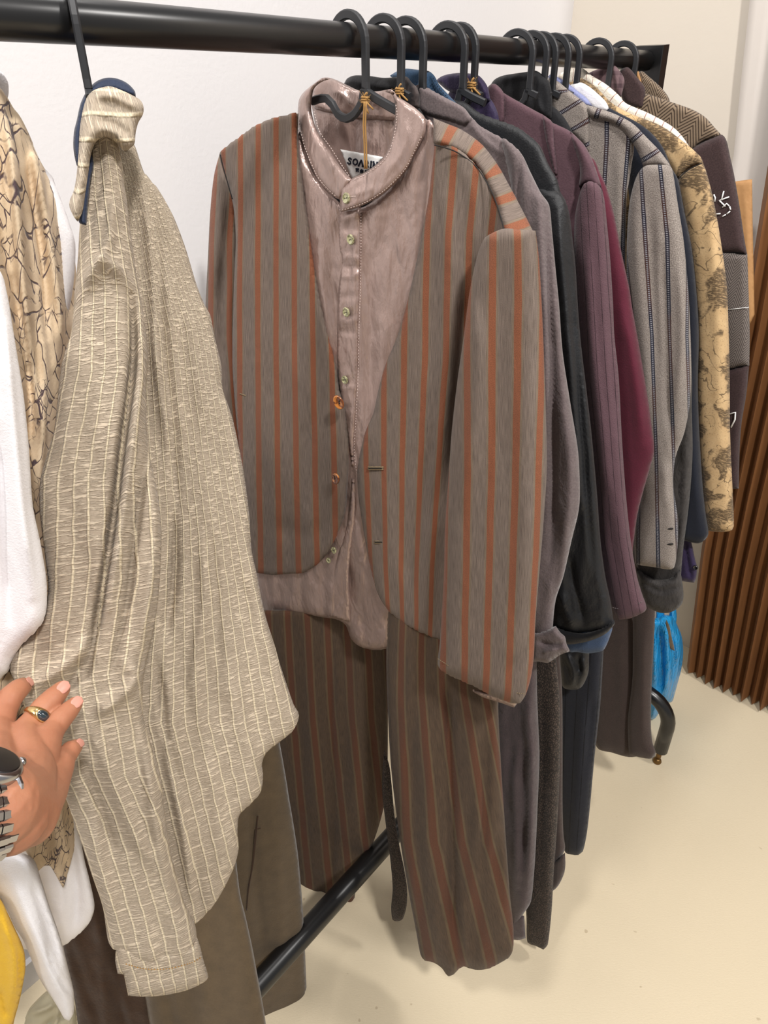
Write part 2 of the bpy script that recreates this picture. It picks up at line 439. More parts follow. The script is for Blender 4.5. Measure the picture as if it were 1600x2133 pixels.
def herring(name, a, b, per, k, sw, rot=0):
    t = NT(name); t.uv(); vec = t.scale(t.UV, (1, 1, 1), rot); sep = t.n('ShaderNodeSeparateXYZ'); t.L(vec, sep.inputs[0])
    u, v = sep.outputs[0], sep.outputs[1]
    z = t.m('ABSOLUTE', t.m('SUBTRACT', t.m('FRACT', t.m('DIVIDE', u, per)), .5))
    m = t.stripe(t.m('ADD', v, t.m('MULTIPLY', z, per*k)), sw, .3, .7, .12)
    m = t.m('ADD', t.m('MULTIPLY', m, .8), t.m('MULTIPLY', t.noise(t.UV, 600, 2), .25), clamp=True)
    t.bump(t.noise(t.UV, 400, 2), .3, .001)
    return t.fin(t.mix(m, lk(a), lk(b)), .92, .4, .15)
M['herr'] = herring('brown herringbone tweed', (158, 138, 116), (58, 44, 36), .036, 1.6, .0075)
M['herrg'] = herring('grey herringbone wool', (142, 132, 126), (74, 66, 64), .024, 1.5, .0055)
M['tweed'] = fabric('dark brown tweed', (84, 66, 66), (52, 38, 40), 420, .45, .3, wrinkle=.15)
M['kraft'] = fabric('kraft paper', (206, 158, 108), (184, 136, 88), 60, .1, .5, rough=.7, sheen=0, wrinkle=.2)
M['crinkle'] = fabric('charcoal crinkled cloth', (82, 78, 76), (52, 49, 49), 300, .3, .4, wrinkle=.8, wsc=40, stretch=(1, .2, 1))
def snake():
    t = NT('dark reptile patterned cloth'); t.uv()
    e = t.vor(t.scale(t.UV, (1, .6, 1)), 300); m = t.ss(e, .03, .22)
    band = t.noise(t.scale(t.UV, (.3, 1, 1)), 60, 2)
    col = t.mix(t.m('MULTIPLY', m, t.m('ADD', band, .25)), lk((44, 37, 34)), lk((108, 92, 82)))
    t.bump(m, .6, .001); return t.fin(col, .8, .2, .3)
M['snake'] = snake()
M['brownwool'] = fabric('brown wool', (92, 78, 74), (64, 54, 52), 380, .4, .3, sheen=.4, wrinkle=.2)
M['camo'] = fabric('dark camouflage cloth', (86, 76, 74), (34, 34, 38), 90, .9, .6)
M['lining'] = fabric('navy lining', (50, 62, 88), (34, 42, 62), 500, .15, .3, rough=.6)
M['bag'] = (lambda t: (t.bump(t.m('MULTIPLY', t.noise(t.scale(t.obj(), (2.2, 2.2, .5)), 14, 3, .5, 1.5), 6), .8, .004), t.fin(lin((30, 150, 214)), .28, 0, .6, Subsurface_Weight=.0))[1])(NT('blue plastic film'))
M['tube'] = plain('black powder coated steel', (20, 20, 21), .3, 0, .6)
M['hanger'] = plain('matte black plastic', (36, 37, 40), .5, 0, .45)
M['jute'] = fabric('jute twine', (196, 152, 92), (140, 100, 56), 900, .6, .3, sheen=.2)
M['label'] = plain('white woven label', (234, 234, 232), .8)
M['ink'] = plain('dark blue black thread', (34, 38, 54), .8)
M['thread'] = plain('pale pink thread', (214, 196, 188), .6)
M['whitethread'] = plain('white thread', (240, 240, 240), .7)
M['buttonhole'] = plain('olive thread', (120, 104, 78), .8)
M['slot'] = plain('black slit', (24, 20, 18), .9)
def btn(name, a, b, sc):
    t = NT(name); col = t.mix(t.ss(t.noise(t.obj(), sc, 3, .5, 2.5), .4, .6), lin(a), lin(b)); return t.fin(col, .15, 0, .7, Coat_Weight=.6)
M['pearl'] = btn('olive pearl button', (170, 168, 130), (110, 108, 76), 130)
M['tort'] = btn('tortoiseshell button', (190, 120, 56), (104, 54, 24), 60)
M['steel'] = plain('brushed steel', (178, 178, 182), .24, 1)
M['steeldark'] = plain('dark steel', (84, 84, 88), .32, 1)
M['gold'] = plain('gold', (212, 182, 128), .22, 1)
M['brass'] = plain('dull brass', (128, 100, 62), .45, 1)
M['stone'] = plain('dark green stone', (30, 44, 50), .06, 0, .8, Coat_Weight=1.0)
M['nail'] = plain('fingernail', (200, 140, 124), .3, 0, .5)
def skin():
    t = NT('skin'); o = t.obj(); n = t.noise(o, 28, 4, .6); n2 = t.noise(o, 420, 3, .6)
    col = t.mix(n, lin((180, 126, 96)), lin((152, 96, 72)))
    cre = t.noise(t.scale(o, (1, 1, 1)), 120, 3, .6, .6)
    t.bump(t.m('ADD', t.m('MULTIPLY', n2, .4), t.m('MULTIPLY', cre, 1.0)), .35, .0008)
    t.b.inputs['Subsurface Radius'].default_value = (1, .35, .2); t.b.inputs['Subsurface Scale'].default_value = .004
    return t.fin(col, .48, 0, .4, Subsurface_Weight=.25)
M['skin'] = skin()
def wallmat(name, c, c2):
    t = NT(name); o = t.obj(); n = t.noise(o, 2.2, 3); f = t.noise(o, 130, 4, .6)
    t.bump(f, .22, .0015); return t.fin(t.mix(n, lin(c), lin(c2)), .75, 0, .25)
M['wall'] = wallmat('white painted plaster', (223, 221, 222), (217, 215, 216))
M['wall2'] = wallmat('warm painted plaster', (214, 206, 194), (206, 197, 184))
def floormat():
    t = NT('cream vinyl floor'); o = t.obj(); n = t.noise(o, 2.6, 3); f = t.noise(t.scale(o, (1, 2.2, 1)), 150, 4, .6)
    spk = t.ss(t.noise(o, 45, 1), .76, .8)
    col = t.mix(n, lin((222, 208, 181)), lin((214, 200, 172))); col = t.mix(t.m('MULTIPLY', f, .25), col, lin((200, 184, 152)))
    col = t.mix(t.m('MULTIPLY', spk, .5), col, lin((160, 140, 110)))
    t.bump(f, .3, .0015); return t.fin(col, .55, 0, .35)
M['floor'] = floormat()
def pleat():
    t = NT('brown pleated kraft board'); o = t.obj(); n = t.noise(t.scale(o, (1, 1, .15)), 60, 3)
    return t.fin(t.mix(n, lin((132, 88, 50)), lin((100, 64, 36))), .62, 0, .4)
M['pleat'] = pleat()
M['drape'] = fabric('white drape', (226, 220, 214), (210, 202, 194), 300, .08, .2)
M['clearbag'] = plain('translucent plastic', (204, 200, 180), .25, 0, .5, Transmission_Weight=.6, IOR=1.15)

# ------------------------------------------------------------------ the setting
FZ = 0.0
def struct(name, mb, mat, smooth=False):
    o = mb.build(name, mat, None, smooth); o['kind'] = 'structure'; return o
WS, WT = -.46, 1.36           # back wall offset behind the rail; end wall along the rail
XY = (R, S, UP)
struct('floor', MB().box(P(0, .8, -RAIL_Z-.03), XY, (3.2, 2.6, .03)), M['floor'])
struct('wall_back', MB().box(P(-.5, WS-.05, 1.5-RAIL_Z), XY, (WT+.5+.55, .05, 1.5)), M['wall'])
struct('wall_end', MB().box(P(WT+.05, 1.0, 1.5-RAIL_Z), XY, (.05, 1.5, 1.5)), M['wall2'])
struct('baseboard_back', MB().box(P(-.5, WS+.006, .035-RAIL_Z), XY, (WT+.5, .006, .035)), M['wall'])
# the brown pleated screen in front of the end wall, and a white drape beside it
def pleated(name, t0, edge, width, n, amp, mat, label, cat, zmin=.003, th=.0025, ztop=2.9, smooth=False, flat=1.0):
    """edge: pixel points down the left edge, taken onto the plane t0 along the rail; n pleats fan out from it."""
    pl = pt(t0); sz = []
    for (x, y) in edge:
        p = pl.hit(x, y); sz.append(((p-P(0)).dot(S), p.z))
    sz.sort(key=lambda q: q[1]); zs = [q[1] for q in sz]; ss = [q[0] for q in sz]
    def left(z): 
        if z > zs[-1]: return ss[-1]+(z-zs[-1])*(ss[-1]-ss[-2])/(zs[-1]-zs[-2])
        return float(np.interp(z, zs, ss))
    V = []; F = []; cols = n*(6 if smooth else 2); m = 14; rn = random.Random(7)
    jit = [rn.uniform(.55, 1.1) for _ in range(cols+1)]; jz = [rn.uniform(0, .012) for _ in range(cols+1)]
    for i in range(m):
        for k in range(cols+1):
            z0 = zmin+jz[k]*(not smooth); z = z0+(ztop-z0)*i/(m-1); f = k/cols
            s = left(z)*(1-f)+(left(zmin)+width)*f
            d = amp*(.5-.5*math.cos(k*math.pi/3))*jit[k//6] if smooth else (amp*jit[k] if k % 2 else 0)
            V.append(P(t0, s)*1.0+UP*(z-RAIL_Z)-R*d)
    for i in range(len(V)): V.append(V[i]+R*th)
    o = m*(cols+1)
    for i in range(m-1):
        for k in range(cols):
            a = i*(cols+1)+k; F.append((a, a+1, a+cols+2, a+cols+1)); F.append((o+a, o+a+cols+1, o+a+cols+2, o+a+1))
        a = i*(cols+1); F.append((a, a+cols+1, o+a+cols+1, o+a)); a += cols; F.append((a, o+a, o+a+cols+1, a+cols+1))
    for k in range(cols):
        F.append((k, o+k, o+k+1, k+1)); a = (m-1)*(cols+1)+k; F.append((a, a+1, o+a+1, o+a))
    return tag(link(name, mesh(V, F, smooth), mat), label, cat)
pleated('pleated_screen', 1.25, [(1430, 1398), (1464, 1125), (1503, 900), (1535, 750), (1578, 480), (1602, 330)], 1.0, 36, .042, M['pleat'],
        'tall brown pleated paper screen standing on the floor at the right edge', 'screen')
pleated('white_drape', 1.33, [(1523, 380), (1540, 200), (1560, 20)], .5, 5, .03, M['drape'],
        'white drape hanging down the wall behind the pleated screen', 'drape', zmin=.6, smooth=True, th=.004)

# ------------------------------------------------------------------ the clothes rack
RT = .0155
e_t = .775
rack = thing('clothes_rack', 'black tubular steel clothes rack with a bottom rail, holding the hanging clothes', 'clothes rack', P(e_t, 0, -RAIL_Z+.02))
lowa = atF(792, 1782, .6376*1.424); LZ = lowa.z-RAIL_Z
MB().tube([P(-1.2), P(-.2), P(.3), P(e_t)], RT, 32).build('top_rail', M['tube'], rack)
MB().tube([P(-1.3, 0, LZ), P(-.2, 0, LZ), P(.3, 0, LZ), P(.92, 0, LZ)], RT*1.38, 32).build('bottom_rail', M['tube'], rack)
for tt in (e_t, -1.2):
    m = MB(); b_ = .926 if tt > 0 else -1.3; lo = P(b_, 0, LZ-.02); hi = P(tt+.015, 0, .024)
    m.ribbon([lo, hi], .028, .056, None, S); m.build('end_post', M['tube'], rack, False)
# base tubes: horizontal from the post, then bending down to the floor
d_ = atF(1376, 1562, 1)-CAM; fp = CAM+d_*((.05-HC)/d_.z)-P(0); f_t, f_s = fp.dot(R), fp.dot(S)
def foot(t, sgn):
    s1 = f_s; zb = .05-RAIL_Z; q = .085; zt = LZ+.03
    pts = [P(t, 0, zt), P(t, sgn*(s1-q-.06), zt)]
    for k in range(9):
        a = k/8*math.pi/2; pts.append(P(t, sgn*(s1-q+q*math.sin(a)), zt-q*(1-math.cos(a))))
    pts.append(P(t, sgn*s1, zb))
    o = MB().tube(pts, .019, 20).build('base_tube', M['tube'], rack)
    MB().tube([P(t, sgn*s1, zb), P(t, sgn*s1, -RAIL_Z+.012)], .007, 10).lathe(P(t, sgn*s1, -RAIL_Z+.001), UP, [(.011, 0), (.012, .004), (.010, .010), (.007, .015)], 16).build('levelling_foot', M['brass'], o)
for sg in (1, -1): foot(f_t, sg); foot(-1.3, sg)

# ------------------------------------------------------------------ hangers
def t_at(px, py=90):
    """where along the rail a hook at this pixel column hangs"""
    d = atF(px, py, 1)-CAM; a, b = d.x, d.y; o = P0+S*.026
    return (a*o.y-b*o.x)/(b*R.x-a*R.y)
HP = pt(t_at(763, 120))
def hl(px, py):
    p = HP.hit(px, py)-P(0); return (p.dot(S), p.z)
HSH = [hl(*q) for q in [(760, 86), (762, 110), (763, 150), (763, 185)]]
s_sh = HSH[1][0]; ro = s_sh
def hanger(t, rot, label, arm=1.0, group='black hangers on the rail', droop=0):
    h = thing('hanger', label, 'hanger', P(t), group)
    Mx = Matrix.Rotation(math.radians(rot), 3, 'Z'); s_ = Mx @ S; n_ = Mx @ R
    def q(s, z): return P(t)+s_*s+UP*z
    r0 = .0262; cz = -.004
    hook = []
    for k in range(19):
        a = math.radians(196-k/18*196); hook.append(q(r0*math.cos(a)+.001, cz+r0*math.sin(a)))
    zs = HSH[-1][1]
    hook += [q(r0+.001, z) for z in np.linspace(cz-.01, zs, 6)]
    MB().ribbon(hook, [.0065]+[.009]*(len(hook)-2)+[.010], .006, None, n_).build('hook', M['hanger'], h, False)
    # neck sweep and arms, from the first hanger's outline
    L = [hl(*p) for p in [(761, 188), (757, 212), (742, 236), (722, 247), (702, 238), (690, 218), (676, 205), (655, 207)]]
    L += [hl(644, 211)] if arm > .3 else []
    Rr = [hl(*p) for p in ([(759, 186), (785, 203), (822, 223), (838, 231)] if arm > .35 else [(759, 186), (785, 203), (815, 219)] if arm > .3 else [(759, 186), (772, 196), (785, 203)])]
    def ck(l): 
        l = smoothpoly([(a, b) for a, b in l], .006, False); return [q(v.x, v.y) for v in l]
    MB().ribbon(ck(L), .0085, .006, None, n_).build('arm', M['hanger'], h, False)
    MB().ribbon(ck(Rr), .0085, .006, None, n_).build('arm', M['hanger'], h, False)
    return h
HK = dict(zip('1 2 3 4 5 6 7 8 9 10 11 12'.split(), [t_at(x, 120) for x in (763, 834, 880, 965, 990, 1107, 1137, 1156, 1183, 1206, 1273, 1325)]))
hlab = {'1': 'black plastic hanger carrying the striped jacket in front', '2': 'second black hanger along the rail, twine knot at its neck, behind the striped jacket',
 '3': 'black hanger in front of the blue denim collar', '4': 'black hanger carrying the mauve plum jacket, its neck joint showing', '5': 'black hanger hooked just behind another, twine knot at its neck, purple collar below',
 '6': 'black hanger with its neck joint resting in the black collar', '7': 'black hanger just left of the grey striped wool collar', '8': 'black hanger in the tight row, carrying the lavender collar',
 '9': 'black hanger in the tight row above the white collar', '10': 'black hanger above the cream pinstripe collar', '11': 'black hanger standing free above the plum plaid collar', '12': 'last black hanger on the rail, nearest the end post'}
for k, t in HK.items(): hanger(t, {'1': -5, '4': 2, '5': -3, '6': 2}.get(k, 0), hlab[k], arm={'1': .36, '4': .32}.get(k, .2), droop={'1': .0, '4': -.004}.get(k, .006))
tl = -.325
hanger(tl, -31, 'black hanger seen edge on, carrying the beige crinkled shirt', arm=.2, droop=.02)

def button(px, py, pl, r, mat, parent, off=.006, sq=1.0, tilt=0, holes=2, tip=0):
    c = pl.off(off).hit(px, py); n = pl.n
    if tip: n = (n+pl.h*tip).normalized()
    up = Matrix.Rotation(math.radians(tilt), 3, n) @ pl.v
    b = MB().lathe(c, n, [(r*.9, -.0012), (r, 0), (r*.98, .0016), (r*.86, .0024), (r*.74, .0018), (r*.3, .0012), (.0001, .0012)], 28, sq, up).build('button', mat, parent)
    m = MB(); a = (pl.h*math.cos(math.radians(tilt))+pl.v*math.sin(math.radians(tilt)))
    hs = [a*.2, a*-.2] if holes == 2 else [a*.2+pl.v*.15, a*-.2+pl.v*.15, a*.2-pl.v*.15, a*-.2-pl.v*.15]
    for q in hs: m.lathe(c+q*r+n*.0009, n, [(r*.11, 0), (r*.11, .0006)], 8)
    m.build('button_hole', M['slot'], b)
    return b
def seam(name, pts, pl, off, r, mat, parent, step=4):
    q = smoothpoly(pts, step, False); g = pl.off(off)
    return MB().tube([g.hit(v.x, v.y) for v in q], r, 6).build(name, mat, parent)
def dashes(name, pts, pl, off, r, mat, parent, d=4, gap=3):
    q = smoothpoly(pts, 1.5, False); g = pl.off(off); m = MB(); i = 0; w_ = int(d/1.5); k = int((d+gap)/1.5)
    while i+w_ < len(q):
        m.tube([g.hit(v.x, v.y) for v in q[i:i+w_+1:max(1, w_)]], r, 4); i += k
    return m.build(name, mat, parent)

# ------------------------------------------------------------------ front outfit: shirt, jacket, trousers
pS = pt(HK['1'])
F_ = [(625, 240), (617, 300), (600, 400), (560, 600), (530, 900), (530, 1150), (537, 1240), (550, 1272), (600, 1277), (645, 1281), (672, 1286), (700, 1290), (720, 1302), (731, 1330), (748, 1346), (775, 1353), (805, 1351), (828, 1342), (846, 1329), (880, 1329), (915, 1333), (945, 1200), (950, 900), (935, 600), (925, 400), (908, 290), (903, 262), (886, 247), (869, 300), (800, 400), (735, 440), (705, 420), (660, 370), (635, 310)]
shirt = thing('satin_shirt', 'mauve satin band collar shirt worn under the striped jacket', 'shirt', pS.hit(740, 1300))
pSh = pS.off(.002)
panel('shirt_body', F_, pSh, M['satin'], shirt, .014, .010, 26,
      folds=[([(690, 400), (680, 500), (672, 620), (690, 760)], .004, 16), ([(650, 330), (665, 450), (690, 560)], -.003, 12), ([(850, 420), (830, 600), (790, 760)], .003, 22), ([(790, 480), (775, 640), (765, 820)], -.003, 16),
             ([(735, 1080), (770, 1180), (830, 1290)], .006, 16), ([(720, 1160), (742, 1250), (760, 1330)], -.005, 12), ([(690, 1200), (688, 1280)], .004, 8), ([(800, 1270), (830, 1330)], -.004, 10)], drape=(.0022, .05))
def ext(p, *a): return p
placket = [(709, 444), (704, 462), (705, 500), (707, 525), (711, 534), (711, 548), (707, 580), (705, 605), (703, 650), (702, 700), (701, 745), (704, 790), (712, 850), (722, 905), (731, 960), (731, 1020), (722, 1090), (705, 1150), (690, 1215), (684, 1284), (730, 1296), (726, 1200), (735, 1120), (742, 1060), (738, 960), (741, 880), (746, 780), (748, 680), (751, 600), (752, 520), (752, 430)]
panel('placket', placket, pSh.off(.0135), M['satin'], shirt, .0035, .004, 9, step=5,
      folds=[([(712, 458), (732, 455), (750, 442)], .004, 7), ([(710, 474), (730, 480), (748, 478)], -.002, 8), ([(712, 540), (730, 536), (748, 545)], .0022, 6), ([(712, 555), (735, 560), (750, 556)], -.0022, 6), ([(708, 575), (728, 580), (748, 572)], .002, 5), ([(708, 620), (745, 618)], -.0016, 8), ([(706, 668), (728, 672), (746, 664)], .0018, 6), ([(704, 690), (745, 695)], -.0016, 6), ([(706, 810), (728, 806), (742, 812)], .002, 6), ([(712, 850), (738, 846)], -.0016, 6)], drape=(.001, .03))
dashes('stitching', [(752, 440), (752, 520), (751, 600), (748, 680), (746, 780), (741, 880), (738, 940), (744, 990)], pSh, .0175, .00036, M['thread'], shirt)
# collar
back_plane = pS.off(-.05); in_plane = pS.off(-.036)
panel('back_panel', [(648, 215), (700, 232), (760, 243), (824, 243), (828, 290), (812, 335), (770, 372), (738, 396), (715, 385), (690, 340), (664, 290)], in_plane, M['satin'], shirt, .004, .003, 12, step=6, drape=(.001, .03))
panel('collar_back', [(650, 205), (655, 178), (672, 162), (694, 164), (725, 178), (753, 190), (787, 190), (816, 187), (828, 205), (829, 252), (790, 250), (740, 246), (700, 238), (655, 226)], in_plane.off(.004), M['satin'], shirt, .006, .004, 14, step=5,
      folds=[([(690, 185), (715, 200), (735, 225)], .004, 8), ([(670, 200), (690, 225)], -.004, 8), ([(760, 205), (800, 215)], .004, 8)])
cl = [(622, 212), (631, 194), (653, 175), (672, 163), (690, 164), (670, 171), (655, 184), (650, 205), (649, 232), (662, 275), (687, 312), (709, 347), (733, 374), (722, 392), (708, 416), (699, 412), (681, 397), (659, 369), (634, 312), (621, 265)]
pCl = pf((622, 240, (pS.off(.004).hit(622, 240)).y), (708, 416, pSh.off(.016).hit(708, 416).y), (653, 178, pS.off(.004).hit(653, 178).y))
panel('collar_band', cl, pCl, M['satin'], shirt, .007, .004, 13, step=4, folds=[([(640, 230), (655, 290), (700, 370)], .0015, 8)])
cr = [(793, 190), (816, 186), (825, 199), (848, 213), (869, 228), (886, 247), (887, 275), (881, 290), (866, 319), (844, 359), (803, 400), (756, 428), (709, 443), (708, 418), (711, 392), (735, 371), (762, 358), (798, 329), (815, 290), (823, 240), (822, 214), (815, 196)]
pCr = pf((709, 430, pSh.off(.02).hit(709, 430).y), (886, 247, pS.off(.012).hit(886, 247).y), (816, 188, pS.off(.006).hit(816, 188).y), (803, 400, pSh.off(.019).hit(803, 400).y))
panel('collar_band', cr, pCr, M['satin'], shirt, .008, .004, 14, step=4, folds=[([(840, 250), (845, 300), (800, 370)], .002, 10), ([(735, 405), (780, 390)], .002, 8)])
for pp, g in (([(624, 262), (637, 312), (661, 367), (683, 394), (702, 411)], pCl), ([(654, 232), (666, 274), (690, 309), (712, 344), (730, 370)], pCl)):
    dashes('stitching', pp, g, .0062, .00036, M['thread'], shirt)
for pp in ([(712, 438), (756, 424), (800, 397), (841, 356), (862, 318), (878, 285)], [(738, 374), (765, 361), (802, 331), (819, 291), (827, 240), (824, 214)]):
    dashes('stitching', pp, pCr, .0070, .00036, M['thread'], shirt)
lab = panel('label', [(709, 311), (754, 319), (798, 327), (784, 347), (762, 358), (735, 374), (729, 362)], in_plane.off(.006), M['label'], shirt, .0016, .001, 3, step=3, curve=False)
# woven lettering: serif capitals drawn stroke by stroke, thick and thin
GL = {'S': [([(.82, .82), (.62, .98), (.3, .95), (.16, .75), (.4, .55), (.7, .42), (.84, .22), (.64, .03), (.3, .02), (.12, .2)], .11), ([(.82, .98), (.82, .72)], .05), ([(.12, .02), (.12, .28)], .05)],
      'O': [([(.5, 1), (.14, .8), (.06, .5), (.14, .2), (.5, 0), (.86, .2), (.94, .5), (.86, .8), (.5, 1)], .1)],
      'A': [([(.05, 0), (.48, 1)], .05), ([(.48, 1), (.92, 0)], .13), ([(-.05, 0), (.18, 0)], .05), ([(.74, 0), (1.04, 0)], .05)],
      'R': [([(.2, 0), (.2, 1)], .13), ([(.2, .97), (.6, .95), (.72, .75), (.55, .52), (.2, .5)], .08), ([(.5, .5), (.9, 0)], .12), ([(.06, 0), (.36, 0)], .05)],
      'I': [([(.5, 0), (.5, 1)], .14), ([(.3, 0), (.7, 0)], .05), ([(.3, 1), (.7, 1)], .05)],
      'N': [([(.15, 0), (.15, 1)], .05), ([(.12, 1), (.85, .02)], .13), ([(.85, 0), (.85, 1)], .05), ([(0, 1), (.25, 1)], .05), ([(.72, 1), (1, 1)], .05), ([(.02, 0), (.28, 0)], .05)]}
def strokes(glyph, x, y, wd, ht, ax, ay, pl, off, mb):
    g = pl.off(off)
    for path, th in glyph:
        q = [g.hit(x+ax[0]*a*wd+ay[0]*b*ht, y+ax[1]*a*wd+ay[1]*b*ht) for a, b in path]
        r = th*ht*.00048*.5
        mb.ribbon(q, r*2, .0004, None, pl.n)
mb = MB()
ax, ay = (.985, .17), (.1, -1)
for ch, a in (('S', 0), ('O', 11), ('A', 23.5), ('R', 35.5), ('I', 46), ('N', 53)):
    strokes(GL[ch], 723.5+ax[0]*a, 341+ax[1]*a, {'I': 7, 'S': 8.5}.get(ch, 10.5), 12.5, ax, ay, in_plane.off(.006), .0021, mb)
tick = {'a': [([(0, .8), (.9, .9)], .12), ([(.5, 1), (.2, 0)], .12), ([(.4, .6), (.95, .05)], .14)], 'b': [([(0, .5), (1, .6)], .12), ([(.5, 1), (.5, .1)], .12), ([(.1, 0), (.9, .1)], .14)], 'c': [([(.3, .7), (.5, .8)], .2)]}
for ch, a in (('a', 0), ('b', 9), ('c', 18), ('a', 25)):
    strokes(tick[ch], 741+ax[0]*a, 357+ax[1]*a, 6.5, 6.5, ax, ay, in_plane.off(.006), .0021, mb)
mb.build('lettering', M['ink'], lab, False)
for (x, y, r, o) in ((722, 413, .0060, None), (731, 499, .0060, 1), (722, 650, .0060, 1), (719, 791, .0056, 1), (696, 1146, .0056, 2), (685, 1167, .0048, 2)):
    g, of = (pCr, .0085) if o is None else ((pSh, .0200) if o == 1 else (pSh, .0200))
    button(x, y, g, r, M['pearl'], shirt, of, .85, 15)
dashes('buttonhole', [(731, 410), (746, 408)], pCr, .0088, .0005, M['thread'], shirt, 2, 1)

jacket = thing('striped_jacket', 'grey brown collarless jacket with rust orange stripes, hanging in front', 'jacket', pS.hit(900, 1330))
JB = pS.off(.024)
jl = [(622, 236), (575, 248), (530, 264), (485, 298), (458, 318), (462, 345), (474, 385), (486, 430), (491, 500), (487, 600), (484, 750), (490, 850), (500, 950), (510, 1060), (520, 1190), (560, 1197), (600, 1196), (631, 1193), (662, 1175), (682, 1152), (703, 1115), (719, 1069), (724, 1018), (728, 946), (726, 908), (719, 847), (708, 812), (701, 760), (684, 690), (668, 620), (655, 550), (642, 460), (630, 370), (621, 300)]
JBL = pt(HK['1'], 0).off(.014)
gl = guides([(250, 503, 612), (380, 503, 612), (650, 500, 612), (1000, 502, 617), (1190, 506, 622)], .0, .111)
def sh(f, a): return lambda Q, W: f(Q, W)+np.array([a, 0])
panel('front_panel', jl, JBL, M['suit'], jacket, .012, .004, 16, uv=sh(gl, .0185), drape=(.0022, .07),
      folds=[([(640, 640), (640, 780), (655, 900), (650, 1000)], .005, 14), ([(660, 820), (640, 930), (620, 1060), (600, 1150)], -.004, 16), ([(700, 870), (690, 960), (700, 1050)], .004, 14), ([(530, 700), (540, 850), (545, 1000)], .004, 18), ([(560, 1090), (640, 1110), (690, 1080)], -.004, 20), ([(600, 500), (605, 620), (620, 760)], -.003, 14)])
panel('sleeve', [(458, 318), (446, 365), (438, 440), (433, 540), (428, 650), (430, 760), (440, 900), (455, 1050), (468, 1200), (520, 1195), (512, 1050), (506, 930), (497, 800), (494, 680), (499, 580), (497, 500), (490, 430), (478, 385), (468, 345)], pS.off(-.022), M['suit'], jacket, .020, .02, 30,
      uv=guides([(330, 440, 480), (500, 433, 470), (700, 430, 468), (1200, 470, 510)], 0.01, .047), folds=[([(480, 420), (470, 520), (462, 640), (470, 800)], -.008, 10), ([(462, 380), (450, 520), (446, 700)], .004, 10)])
jr = [(903, 262), (905, 300), (900, 350), (893, 410), (880, 480), (864, 560), (848, 630), (828, 700), (803, 760), (787, 818), (778, 860), (761, 900), (751, 940), (747, 962), (744, 990), (747, 1040), (756, 1100), (765, 1152), (775, 1200), (790, 1245), (812, 1276), (842, 1300), (880, 1318), (918, 1333), (985, 1330), (1010, 1200), (1015, 1000), (1020, 800), (1040, 600), (1058, 500), (1050, 470), (1035, 420), (1010, 372), (975, 332), (935, 300)]
gr = guides([(300, 858, 903), (350, 855, 900), (500, 847, 890), (760, 843, 885), (970, 839, 876), (1190, 837, 868), (1330, 840, 868)], 0, .037)
panel('front_panel', jr, JBL.off(.003), M['suit'], jacket, .014, .004, 16, uv=sh(gr, .0185), drape=(.002, .07),
      folds=[([(985, 560), (965, 720), (950, 880), (938, 1040)], -.011, 16), ([(930, 430), (940, 600), (930, 800), (905, 1000)], .006, 18), ([(900, 900), (880, 1020), (862, 1130), (850, 1240)], -.007, 12), ([(905, 1060), (888, 1200), (880, 1310)], .006, 16), ([(800, 1000), (815, 1120), (850, 1250)], .004, 16), ([(960, 350), (985, 440), (990, 540)], .003, 14)])
yk = [(903, 246), (930, 257), (963, 271), (1003, 300), (1036, 342), (1062, 388), (1088, 437), (1115, 490), (1085, 490), (1053, 486), (1037, 431), (1020, 390), (991, 344), (953, 316), (928, 306), (903, 300)]
pYk = pf((903, 270, JBL.off(.012).hit(903, 270).y), (1053, 486, JBL.off(.03).hit(1053, 486).y), (1115, 490, JBL.off(.02).hit(1115, 490).y), (1003, 302, JBL.off(-.012).hit(1003, 302).y))
pyu = pathuv([(890, 262), (937, 284), (990, 315), (1034, 359), (1056, 419), (1075, 478), (1085, 520)], .037/61, .0006)
panel('yoke', yk, pYk, M['suit'], jacket, .008, .01, 16, uv=sh(pyu, -.0115), step=5)
sl = [(1117, 490), (1123, 540), (1129, 640), (1134, 760), (1138, 880), (1139, 980), (1133, 1080), (1124, 1190), (1116, 1290), (1112, 1370), (1104, 1420), (1090, 1456), (1072, 1462), (1030, 1449), (990, 1429), (950, 1411), (925, 1399), (912, 1385), (916, 1340), (921, 1270), (925, 1190), (927, 1100), (934, 1000), (941, 900), (952, 800), (966, 700), (978, 610), (990, 550), (1003, 510), (1030, 492), (1053, 486), (1085, 489)]
pSl = pf((1060, 500, JBL.off(.03).hit(1060, 500).y), (940, 1000, JBL.off(.028).hit(940, 1000).y), (1130, 1000, JBL.off(.036).hit(1130, 1000).y), (1000, 1400, JBL.off(.045).hit(1000, 1400).y))
gs = guides([(480, 1027, 1075), (650, 1026, 1077), (1000, 1024, 1071), (1370, 1015, 1060), (1460, 1010, 1054)], 0, .037)
panel('sleeve', sl, pSl, M['suit'], jacket, .030, .03, 46, uv=sh(gs, .0185),
      folds=[([(985, 640), (1000, 760), (992, 900), (975, 1050)], .007, 14), ([(1095, 780), (1085, 950), (1090, 1100), (1070, 1250)], .005, 18), ([(1110, 1230), (1098, 1330), (1050, 1400)], -.006, 14), ([(1045, 560), (1040, 800), (1035, 1000)], -.003, 22)])
seam('seam', [(905, 302), (928, 308), (953, 318), (991, 346), (1020, 391), (1037, 432), (1052, 485)], pYk, .0078, .0006, M['slot'], jacket)
seam('seam', [(459, 322), (464, 345), (474, 380), (484, 415)], JBL, .010, .0009, M['slot'], jacket)
dashes('stitching', [(912, 1372), (950, 1396), (1000, 1418), (1050, 1438), (1095, 1446)], pSl, .027, .0005, M['buttonhole'], jacket, 3, 2)
